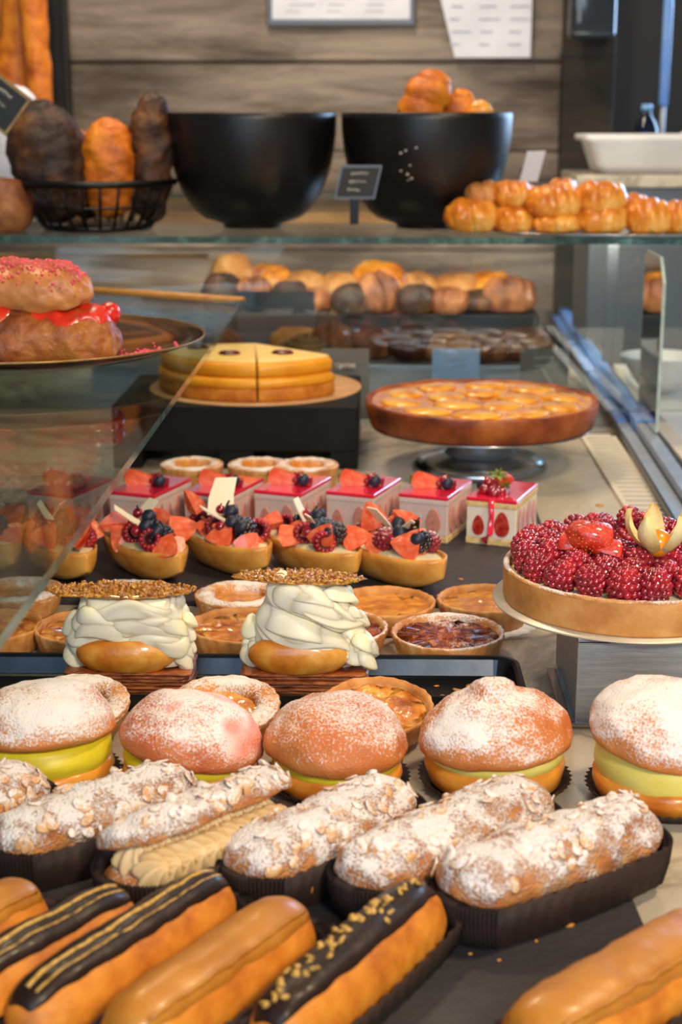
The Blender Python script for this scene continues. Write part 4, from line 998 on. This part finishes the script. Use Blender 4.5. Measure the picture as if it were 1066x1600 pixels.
roll('bread_roll', *aty(690, 172, 2.30), .095, .055, .06, bread_gold, 'largest golden roll standing in the right black bowl', 'bread roll', seed=1, rot=(R(10), R(-62), 0), group='rolls in the black bowl', ridges=3)
roll('bread_roll', *aty(735, 182, 2.31), .07, .035, .04, bread_gold, 'small golden roll in the middle of the right black bowl', 'bread roll', seed=2, rot=(0, R(-75), .2), group='rolls in the black bowl', ridges=3)
roll('bread_roll', *aty(768, 186, 2.29), .06, .03, .035, croiss, 'small pale roll at the right side of the black bowl', 'bread roll', seed=3, rot=(0, R(-100), .2), group='rolls in the black bowl', ridges=2)
# tray and croissants
tx = aty(930, 370, 2.19).x
ct = thing('oval_platter', 'thin silver platter under the croissants', 'platter', (tx+.02, 2.19, .258))
MB().add(*lathe([(.05, .0003), (.15, .0003), (.178, .004), (.18, .0052), (.177, .0056), (.15, .0022), (.04, .002)], 100)).build('platter_dish', steel_bright, ct, sc=(1, .55, 1))
crs = [(737, 342, 78, 40, 'croissant at the left end of the pile, bottom row'), (803, 345, 62, 32, 'small croissant second from the left, bottom row'), (868, 352, 74, 26, 'flat croissant in the middle of the bottom row'),
       (940, 345, 80, 36, 'croissant right of the middle, bottom row'), (1012, 345, 70, 40, 'curled croissant second from the right end, bottom row'), (1062, 342, 56, 38, 'croissant at the right end of the pile, cut by the frame')]
for k, (px, py, w, h, lab) in enumerate(crs):
    Y = 2.185; X = aty(px, py, Y).x; s = Y/2400*1.02
    roll('croissant', X, Y+(k % 2)*.004, .2605, w*s*1.1, .060, h*s*1.2, croiss, lab, 'croissant', ang=R(rnd.uniform(-12, 12)), seed=100+k, group='croissants on the silver platter', ridges=rnd.choice((3, 4, 5)), bend=.006)
crs = [(756, 306, 56, 30, 'dark swirl pastry on top of the croissant pile at the left', 2.215), (800, 306, 60, 32, 'round croissant on top of the pile near the bowl', 2.20), (866, 318, 82, 38, 'large croissant on top of the middle of the pile', 2.185), (937, 312, 76, 38, 'plump croissant on top of the pile right of the middle', 2.19), (985, 322, 52, 26, 'small croissant on top of the pile at the right', 2.22), (880, 296, 40, 22, 'little croissant peeking from behind the pile', 2.24)]
for k, (px, py, w, h, lab, Y) in enumerate(crs):
    p = aty(px, py, Y); s = Y/2400*1.02
    roll('croissant', p.x, p.y, p.z-h*s*.5, w*s*1.12, .055, h*s*1.2, croiss if k else bread_tan, lab, 'croissant', ang=R(rnd.uniform(-10, 10)), seed=120+k, group='croissants on the silver platter', ridges=rnd.choice((3, 4, 5)), bend=.005)
# wire basket with loaves
by = 2.26; bxc = aty(152, 320, by).x
bk = thing('wire_basket', 'black wire basket holding dark and golden loaves', 'basket', (bxc, by, .258))
rw = .112
def circ(r, z, n=60): return [(r*cos(2*pi*k/n), r*sin(2*pi*k/n), z) for k in range(n)]
MB().add(*tube(circ(rw, .067), .0052, 8, True)).build('rim_wire', wire_m, bk)
MB().add(*lathe([(.03, 0), (.078, 0), (.080, .005), (.078, .007), (.03, .006)], 60)).build('basket_base', wire_m, bk)
MB().add(*tube(circ(.098, .034), .002, 8, True)).build('middle_wire', wire_m, bk)
for k in range(26):
    a = 2*pi*k/26+.1; MB().add(*tube([(.077*cos(a), .077*sin(a), .003), (.096*cos(a), .096*sin(a), .03), (rw*cos(a), rw*sin(a), .067)], .0024, 6)).build('upright_wire', wire_m, bk)
def loaf(px, py_top, py_bot, w, Y, m, label, seed, lean=0, rough=.006):
    s = Y/2400; Lh = (py_bot-py_top)*s; X = aty(px, 260, Y).x; zb = aty(px, py_bot, Y).z
    fn = body_fn(Lh, w*s, w*s*.9, seed, rough, e=3, q=1.9, lo=-1, zc=0)
    v, f = body_mesh(fn, 60, 40, -1)
    tag(MB().add(v, f).build('bread_loaf', m, None, True, (X, Y, max(zb, .266)+Lh/2), (0, R(-90)+lean, 0)), label, 'bread', 'loaves in the wire basket')
loaf(76, 164, 352, 108, 2.235, bread_dark, 'dark rye loaf at the left of the basket', 131, R(-14))
loaf(110, 178, 350, 66, 2.285, bread_dark, 'dark rye loaf leaning behind the leftmost one in the basket', 132, R(-20))
loaf(170, 190, 342, 74, 2.24, bread_gold, 'golden loaf standing in the middle of the basket', 133, 0, .004)
loaf(127, 208, 340, 50, 2.31, bread_gold, 'golden loaf behind, between dark and golden loaf', 134, 0, .004)
loaf(236, 152, 350, 62, 2.255, bread_dark, 'tall dark loaf at the right of the basket beside the bowl', 135, R(3))
# price sign in front of bowl
def sign(name, px0, py0, px1, py1, Y, label, m, fm=None, slant=0, lines=3, tm=chalk, rotz=0, cat='sign', stand=None, rot=None):
    a = aty(px0, py1, Y); b = aty(px1, py0, Y); w = b.x-a.x; h = b.z-a.z
    t = thing(name, label, cat, ((a.x+b.x)/2, Y, a.z)); t.rotation_euler = rot or (0, 0, rotz)
    P = [(-w/2, 0), (w/2, 0), (w/2+slant, h), (-w/2+slant, h)]
    def pr(P, y0, y1): n = len(P); V = [(x, y0, z) for x, z in P]+[(x, y1, z) for x, z in P]; return V, [tuple(range(n)), tuple(reversed(range(n, 2*n)))]+[(i, n+i, n+(i+1) % n, (i+1) % n) for i in range(n)]
    if fm:
        MB().add(*pr(P, 0, .004)).build('frame', fm, t, False); q = .90
        P2 = [((x-slant*.5)*q+slant*.5, (z-h/2)*(q-.04)+h/2) for x, z in P]; MB().add(*pr(P2, -.0008, .0)).build('board', m, t, False)
    else: MB().add(*pr(P, 0, .0015)).build('board', m, t, False)
    rr = random.Random(len(label)); mm = MB()
    for l in range(lines):
        z = h*(.75-.24*l); x0 = -w*.22+slant*(z/h); pts = []; n = 26 if l < 2 else 18
        for i in range(n): pts.append((x0+w*.45*i/26+.0012*cos(i*1.9), -.0012, z+h*.05*sin(i*2.1+l)+h*.03*nz((i, l, 0), .9)))
        mm.add(*tube(pts, h*.012, 5))
    if lines: mm.build('handwriting', tm, t)
    if cat == 'price card': stand = a.z-.0005
    if stand: MB().add(*box(-.006, .006, .001, .012, -stand, h*.4, .001)).build('sign_foot', wire_m, t, False)
    return t
sign('price_sign', 522, 258, 586, 311, 2.13, 'small black price sign with chalk writing between the two bowls', chalkboard, frame_grey, slant=.010, stand=.034)
sign('price_tag', 808, 236, 846, 284, 2.27, 'blank back of a white price tag behind the croissants', white_paper, None, slant=.014, lines=0, rotz=R(35), stand=.02)
sign('chalk_sign', -68, 112, 12, 186, 1.95, 'gold edged black chalk sign tilted at the top left corner', chalkboard, plate_rim, lines=3, rot=(0, R(38), 0))
# paper bag / white cone
pb = aty(25, 270, 2.15)
v, f = lathe([(.060, 0), (.058, .06), (.052, .11), (.042, .16), (.030, .188), (.018, .200), (.004, .204)], 40, lambda a, i, r, z: (r*(1+.12*nz((cos(a)*2, sin(a)*2, z*20), 1.4, 3)), z+.004*nz((cos(a), sin(a), z*10), 3)))
tag(MB().add(v, f).build('white_paper_bag', white_paper, None, True, (aty(28, 270, 2.45).x, 2.45, .258)), 'crumpled white paper bag behind the chalk sign at left', 'paper bag')
roll('bread_loaf', aty(5, 320, 2.2).x, 2.2, .258, .085, .09, .075, bread_mid, 'brown loaf below the white paper bag at the left edge', 'bread', seed=140)

# ------------------------------------------------------------ things behind the end pane on the counter
def brow(px, py, w, h, Y, m, label, seed, cat='bread roll', name='bread_roll', group='pastries behind the end pane', ang=0):
    p = aty(px, py, Y); s = Y/2400
    return roll(name, p.x, Y, max(.0005, p.z-h*s*.5), w*s, w*s*.75, h*s*1.1, m, label, cat, ang=ang, seed=seed, group=group)
pl = thing('back_platform', 'grey stepped display platform behind the end pane', 'display stand', (0, 2.75, 0))
MB().add(*box(-.45, .27, -.40, -.10, 0, .045, .002)).build('lower_step', steel, pl, False)
MB().add(*box(-.45, .27, -.10, .20, 0, .085, .002)).build('upper_step', black_frame, pl, False)
k = 0
for row, (Y, zz, n, x0, x1, w, ms, nm) in enumerate(((2.42, .046, 9, -.25, .22, .072, (bread_mid, bread_dark, bread_tan, bread_mid), 'lower'), (2.68, .086, 10, -.28, .22, .075, (bread_dark, bread_mid), 'middle'), (2.84, .086, 8, -.28, .20, .095, (bread_tan, croiss, bread_tan), 'back'))):
    for i in range(n):
        x = x0+(x1-x0)*i/(n-1)
        if row == 0 and i == 1: continue
        lab = ['bread roll on the %s tier behind the end pane, number counted from the left is %s' % (nm, ['one', 'two', 'three', 'four', 'five', 'six', 'seven', 'eight', 'nine', 'ten'][i])][0]
        pos = ['leftmost', 'second from left', 'third from left', 'fourth from left', 'fifth from left', 'fifth from right', 'fourth from right', 'third from right', 'second from right', 'rightmost'] if n == 10 else (['leftmost', 'second from left', 'third from left', 'fourth from left', 'middle', 'fourth from right', 'third from right', 'second from right', 'rightmost'] if n == 9 else ['leftmost', 'second from left', 'third from left', 'fourth from left', 'fourth from right', 'third from right', 'second from right', 'rightmost'])
        roll('bread_roll', x+rnd.uniform(-.008, .008), Y+rnd.uniform(-.02, .02), zz, w*rnd.uniform(.85, 1.35), w*.85, w*rnd.uniform(.5, .95), ms[i % len(ms)], 'roll on the %s tier seen through the end pane, %s' % (nm, pos[i]), 'bread roll', ang=rnd.uniform(-1, 1), seed=200+k, group='rolls on the %s tier' % nm, ridges=3 if i % 2 else 0); k += 1
# spiral pastry
sp = aty(476, 545, 2.30); t = thing('spiral_pastry', 'pale spiral pastry standing on a grey cup behind the yellow cake', 'pastry', (sp.x, 2.30, .0))
MB().add(*lathe([(.03, 0), (.034, .0), (.040, .060), (.042, .062)], 40)).build('cup', bread_tan, t)
m = MB(); pts = [((.006+.036*u)*cos(u*6*pi), (.006+.036*u)*sin(u*6*pi), .096-.020*u) for u in [i/120 for i in range(121)]]
m.add(*tube(pts, .0052, 10)); m.build('spiral_top', mat('spiral_dough', ['#6c5430', '#94784a'], 40, .5, .3), t)
MB().add(*lathe([(.02, .062), (.040, .062), (.042, .07), (.03, .086), (.01, .092)], 40)).build('dough_base', mat('spiral_inner', ['#3a2d18', '#5a4828'], 60, .5), t)
# cards
sign('price_card', 675, 545, 750, 598, 2.155, 'pale blue lit price card behind the middle of the apple tart', card_blue_lit, None, lines=2, tm=white_paper, stand=None, cat='price card')
sign('price_card', 812, 545, 890, 600, 2.155, 'grey price card behind the right end of the apple tart', card_grey, None, lines=2, tm=chalk, cat='price card')
sign('price_card', 503, 545, 577, 655, 2.075, 'tall grey price card right of the yellow cake', card_grey, None, lines=1, tm=chalk, cat='price card')
sign('display_card', 372, 455, 492, 540, 2.50, 'blank grey card standing behind the yellow cake', frame_grey, None, lines=0, cat='price card')
wb = aty(935, 600, 2.36)
t = thing('white_bowl', 'small white bowl behind the pane at the right, under the golden buns', 'bowl', (.44, 2.42, 0))
MB().add(*lathe([(.02, 0), (.03, 0), (.045, .02), (.062, .05), (.064, .052), (.061, .052), (.043, .022), (.02, .008)], 40)).build('bowl_body', white_plastic, t)
wp = aty(955, 450, 2.55)
tag(MB().add(*box(-.009, .009, -.009, .009, 0, .245, .002)).build('grey_post', frame_grey, None, False, (wp.x, 2.55, .0)), 'grey upright post behind the end pane holding the long shelf', 'post')
# ------------------------------------------------------------ setting: wall, papers, right corner
WY = 3.3
m = MB(); zs = [-.9, -.55, -.25, .0, .17, .315, .527, .545, .78, 1.05, 1.35, 1.75]
zs = [-.9, -.60, -.33, -.10, .14, .345, .523, .76, 1.0, 1.3, 1.7]
for i in range(len(zs)-1):
    m.add(*box(-1.6, .365, WY+(.004 if i % 2 else 0), WY+.03, zs[i]+.002, zs[i+1]-.002, .002))
m.add(*box(-1.6, .365, WY+.02, WY+.04, -.9, 1.7))
struct(m.build('wall_back', wood_wall, None, False))
ws = MB().add(*box(-1.0, .36, WY-.005, WY, .528, .548, .002)).build('trim_1', wood_wall, None, False); struct(ws)
struct(MB().add(*box(.365, .47, WY-.03, WY+.04, -.9, 1.7, .003)).build('trim_2', wood_dark, None, False))
struct(MB().add(*box(.47, .78, WY+.25, WY+.3, -.9, 1.7)).build('wall_right', dark_wall, None, False))
struct(MB().add(*box(-2.2, 2.2, -2.2, 3.7, -.95, -.9)).build('floor', floor_m, None, False))
# oak ledge behind shelf
tag(MB().add(*box(-.9, .36, -.24, .24, 0, .02, .002)).build('oak_ledge', wood_orange, None, False, (0, 3.05, .2285)), 'warm oak ledge along the plank wall behind the bowls', 'ledge')
# posts
p0 = aty(90, 100, 3.2); tag(MB().add(*box(-.022, .024, -.02, .02, 0, 1.2, .003)).build('black_post', black_frame, None, False, (p0.x, 3.2, .259)), 'black upright frame post beside the baguettes', 'post')
p0 = aty(74, 100, 3.15); tag(MB().add(*box(-.004, .004, -.01, .01, 0, 1.2, .001)).build('glass_guard', mat('blue_edge', ['#4a6e8c', '#6a92b0'], 20, .2, coat=.5), None, False, (p0.x, 3.14, .259)), 'narrow bluish glass guard edge along the black post', 'glass')
for k, (px, w, ln, lab) in enumerate(((2, 48, 2, 'baguette cut by the left edge of the photo'), (28, 52, 9, 'baguette in the middle, leaning right'), (56, 34, -2, 'baguette nearest the black post'))):
    Y = 3.0-.05*k; X = aty(px, 70, Y).x; fn = body_fn(.55, w*Y/2400, w*Y/2400, 150+k, .004, e=6, q=2, lo=-1, zc=0)
    tag(MB().add(*body_mesh(fn, 60, 30, -1)).build('baguette', bread_gold, None, True, (X, Y, .262+.275), (0, R(-90+ln), 0)), lab, 'baguette', 'baguettes standing upright')
# framed notice + sheet
def paper(name, x0, y0, x1, y1, label, fr=None, P=None, lines=6):
    Y = WY-.016; a = aty(x0, y1, Y); b = aty(x1, y0, Y); t = thing(name, label, 'notice', (a.x, Y, a.z)); w = b.x-a.x; h = b.z-a.z
    if fr: MB().add(*box(0, w, 0, .012, 0, h, .002)).build('frame', fr, t, False); MB().add(*box(.010, w-.010, -.001, 0, .012, h-.012)).build('paper_sheet', white_paper, t, False)
    else:
        P = P or [(0, 0), (w, 0), (w, h), (0, h)]; P = [(x*w, z*h) for x, z in P]; n = len(P)
        V = [(x, 0, z) for x, z in P]+[(x, .001, z) for x, z in P]; MB().add(V, [tuple(range(n)), tuple(reversed(range(n, 2*n)))]+[(i, n+i, n+(i+1) % n, (i+1) % n) for i in range(n)]).build('paper_sheet', white_paper, t, False)
    mm = MB(); rr = random.Random(4)
    for l in range(lines):
        z = h*(.1+.1*l) if not fr else .026+.013*l
        for s in range(3):
            xx = w*(.12+.27*s+rr.random()*.03)+(w*.12 if not fr else 0); mm.add(*box(xx, xx+w*rr.uniform(.08, .2), -.0018, -.001, z, z+.003))
    mm.build('faint_print', grey_ink, t, False)['kind'] = 'stuff'
paper('framed_notice', 418, -130, 650, 40, 'grey framed white notice on the plank wall', frame_grey, lines=8)
paper('paper_notice', 660, -110, 835, 90, 'white paper sheet with a slanted left side pinned to the wall', None, [(.30, 0), (1, 0), (1, 1), (0, 1)], lines=7)
# right corner
Yr = 2.9
tag(MB().add(*box(0, .5, -.12, .12, 0, .022, .004)).build('marble_shelf', marble_m, None, False, (aty(888, 280, Yr).x, Yr, aty(888, 293, Yr-.12).z)), 'small marble shelf in the right corner under the white tub', 'shelf')
zt = aty(888, 293, Yr-.12).z+.022; xr = aty(888, 280, Yr).x
tag(MB().add(*box(.02, .48, -.10, .10, -.9, -.5)).build('x', frame_grey) if False else MB().add(*box(0, .46, -.10, .11, 0, zt-.022+.9, .003)).build('grey_cabinet', frame_grey, None, False, (xr+.03, Yr, -.9)), 'grey cabinet carrying the marble shelf in the right corner', 'cabinet')
def tub():
    t = thing('plastic_tub', 'white plastic tub on the marble shelf', 'tub', (aty(905, 250, Yr).x+.15, Yr, zt))
    w, d, h = .145, .09, .068
    def ring(q, z, b=.02): return [(x, y, z) for x, y, _ in box(-w*q, w*q, -d*q, d*q, 0, 1, b)[0][40:60]]
    rs = [ring(.78, 0), ring(.84, .003), ring(.96, h-.012), ring(1.03, h-.010), ring(1.04, h-.004), ring(1.03, h), ring(.94, h), ring(.80, .006)]
    MB().add(*rings(rs)).build('tub_body', white_plastic, t)
    m = MB().add(*lathe([(.03, 0), (.07, .0), (.05, .025), (.02, .04), (.004, .045)], 30, lambda a, i, r, z: (r*(1+.25*nz((cos(a), sin(a), z*10), 2)), z))).build('crumpled_liner', white_paper, t, loc=(.06, 0, h-.02), sc=.7)
tub()
pb = aty(1010, 190, 3.1)
bt = thing('water_bottle', 'clear blue water bottle behind the white tub', 'bottle', (pb.x, 3.1, zt))
MB().add(*lathe([(.01, 0), (.022, 0), (.023, .003), (.023, .075), (.018, .09), (.010, .1), (.009, .112)], 30)).build('bottle_body', glass('bottle_glass', '#9cc6ee', .05), bt)
MB().add(*lathe([(.004, .11), (.0105, .11), (.0105, .122), (.004, .122)], 24)).build('cap', mat('cap_blue', '#7fb4e4', rough=.3), bt)
tag(MB().add(*box(0, .3, 0, .12, 0, .005)).build('back_shelf', frame_grey, None, False, (pb.x-.1, 3.03, zt-.005)), 'narrow grey shelf behind the white tub', 'shelf')
pp = aty(1042, 60, 3.05)
t = thing('metal_pole', 'thin bluish metal pole rising behind the white tub', 'pole', (pp.x, 3.05, zt))
MB().add(*tube([(0, 0, 0), (0, 0, .13)], .005, 12)).build('pole_foot', steel, t); MB().add(*tube([(0, 0, .12), (0, 0, 1.0)], .009, 14)).build('pole_shaft', reflection_blue, t)  # blue reflection on the shaft is painted in as its colour
p1 = aty(925, 20, 3.2); t = thing('glass_dispenser', 'dark glass dispenser hanging on the dark wooden column', 'dispenser', (p1.x, 3.2, aty(925, 62, 3.2).z))
MB().add(*box(-.046, .046, -.03, .03, 0, .26, .014)).build('dispenser_body', mat('smoked_glass', ['#20262c', '#2c343c'], 10, .12, coat=.8), t)
MB().add(*box(-.032, -.024, -.0315, -.029, .03, .25, .001)).build('dispenser_trim', frame_grey, t, False)
MB().add(*box(-.03, .03, .03, .07, .08, .2, .003)).build('wall_bracket', black_frame, t, False)

# crumbs on marble and slate
m = MB(); rr = random.Random(11)
for px, py, s in ((937, 790, .004), (948, 806, .003), (905, 812, .003), (720, 905, .0022), (905, 790, .0014), (890, 1445, .0024), (880, 1440, .0012), (735, 1490, .001), (780, 1500, .001), (838, 1470, .001), (925, 1230, .0016)):
    z = .0065 if py > 1400 or py == 905 else .0005; p = at(px, py, z); m.add(*ico(s, 1, (1.4, 1, .5)), 0, Matrix.Translation(p) @ Matrix.Rotation(rr.random()*6, 4, 'Z'))
tag(m.build('pastry_crumbs', crumb_m), 'small golden crumbs scattered on the marble and slate', 'crumbs', kind='stuff')

# ------------------------------------------------------------ light
def area(name, loc, target, size, energy, col, sy=None):
    l = bpy.data.lights.new(name, 'AREA'); l.energy = energy; l.color = col; l.size = size
    if sy: l.shape = 'RECTANGLE'; l.size_y = sy
    o = bpy.data.objects.new(name, l); COL.objects.link(o); o.location = loc
    o.rotation_euler = (Vector(target)-Vector(loc)).to_track_quat('-Z', 'Y').to_euler(); return o
WARM = (1, .74, .46); COOL = (.74, .85, 1)
area('ceiling_or_fill_lamp', (.75, .95, 1.45), (.05, 1.05, 0), .2, 16, WARM)
area('ceiling_or_fill_lamp', (-.5, 1.9, 1.6), (-.1, 1.7, 0), .22, 12, WARM)
area('ceiling_or_fill_lamp', (.55, -.6, 1.1), (0, 1.05, .05), .3, 25, (1, .84, .62))  # warm frontal fill, set low to brighten the upright cream
area('ceiling_or_fill_lamp', (-.2, 2.5, 1.6), (-.2, 3.2, .4), .3, 13, (1, .82, .62))
area('case_fill', (0, 2.5, .240), (0, 2.9, .08), .9, 3.6, (1, .86, .68), .03)  # added fill light under the shelf, brightens the rolls behind the pane
area('case_fill', (-.1, 2.98, .220), (-.1, 3.3, .10), .8, 3, (1, .86, .68), .03)  # added fill light under the ledge, brightens the lower wall
area('window_daylight', (-.35, -1.7, .95), (-.1, 1.2, .1), 1.8, 36, (.58, .77, 1), 1.5)
area('window_daylight', (1.35, 3.7, .75), (.3, 1.8, 0), .9, 34, (.42, .66, 1), .9)
w = bpy.data.worlds.new('World'); bpy.context.scene.world = w; w.use_nodes = True
w.node_tree.nodes['Background'].inputs[0].default_value = (.62, .60, .60, 1); w.node_tree.nodes['Background'].inputs[1].default_value = .24

# ------------------------------------------------------------ camera
cd = bpy.data.cameras.new('camera'); cam = bpy.data.objects.new('camera', cd); COL.objects.link(cam)
cam.location = (0, 0, H); cam.rotation_euler = (pi/2-PI_, 0, YAW)
cd.sensor_fit = 'VERTICAL'; cd.sensor_height = 36; cd.lens = 2400/1600*36; cd.clip_start = .05
cd.dof.use_dof = True; cd.dof.focus_distance = 1.10; cd.dof.aperture_fstop = 9
sc = bpy.context.scene; sc.camera = cam
for o in list(COL.objects):
    if o.parent is None: o.location.z += .9
sc.view_settings.view_transform = 'Standard'; sc.view_settings.look = 'None'; sc.view_settings.gamma = 1; sc.view_settings.exposure = .02
sc.cycles.transparent_max_bounces = 24
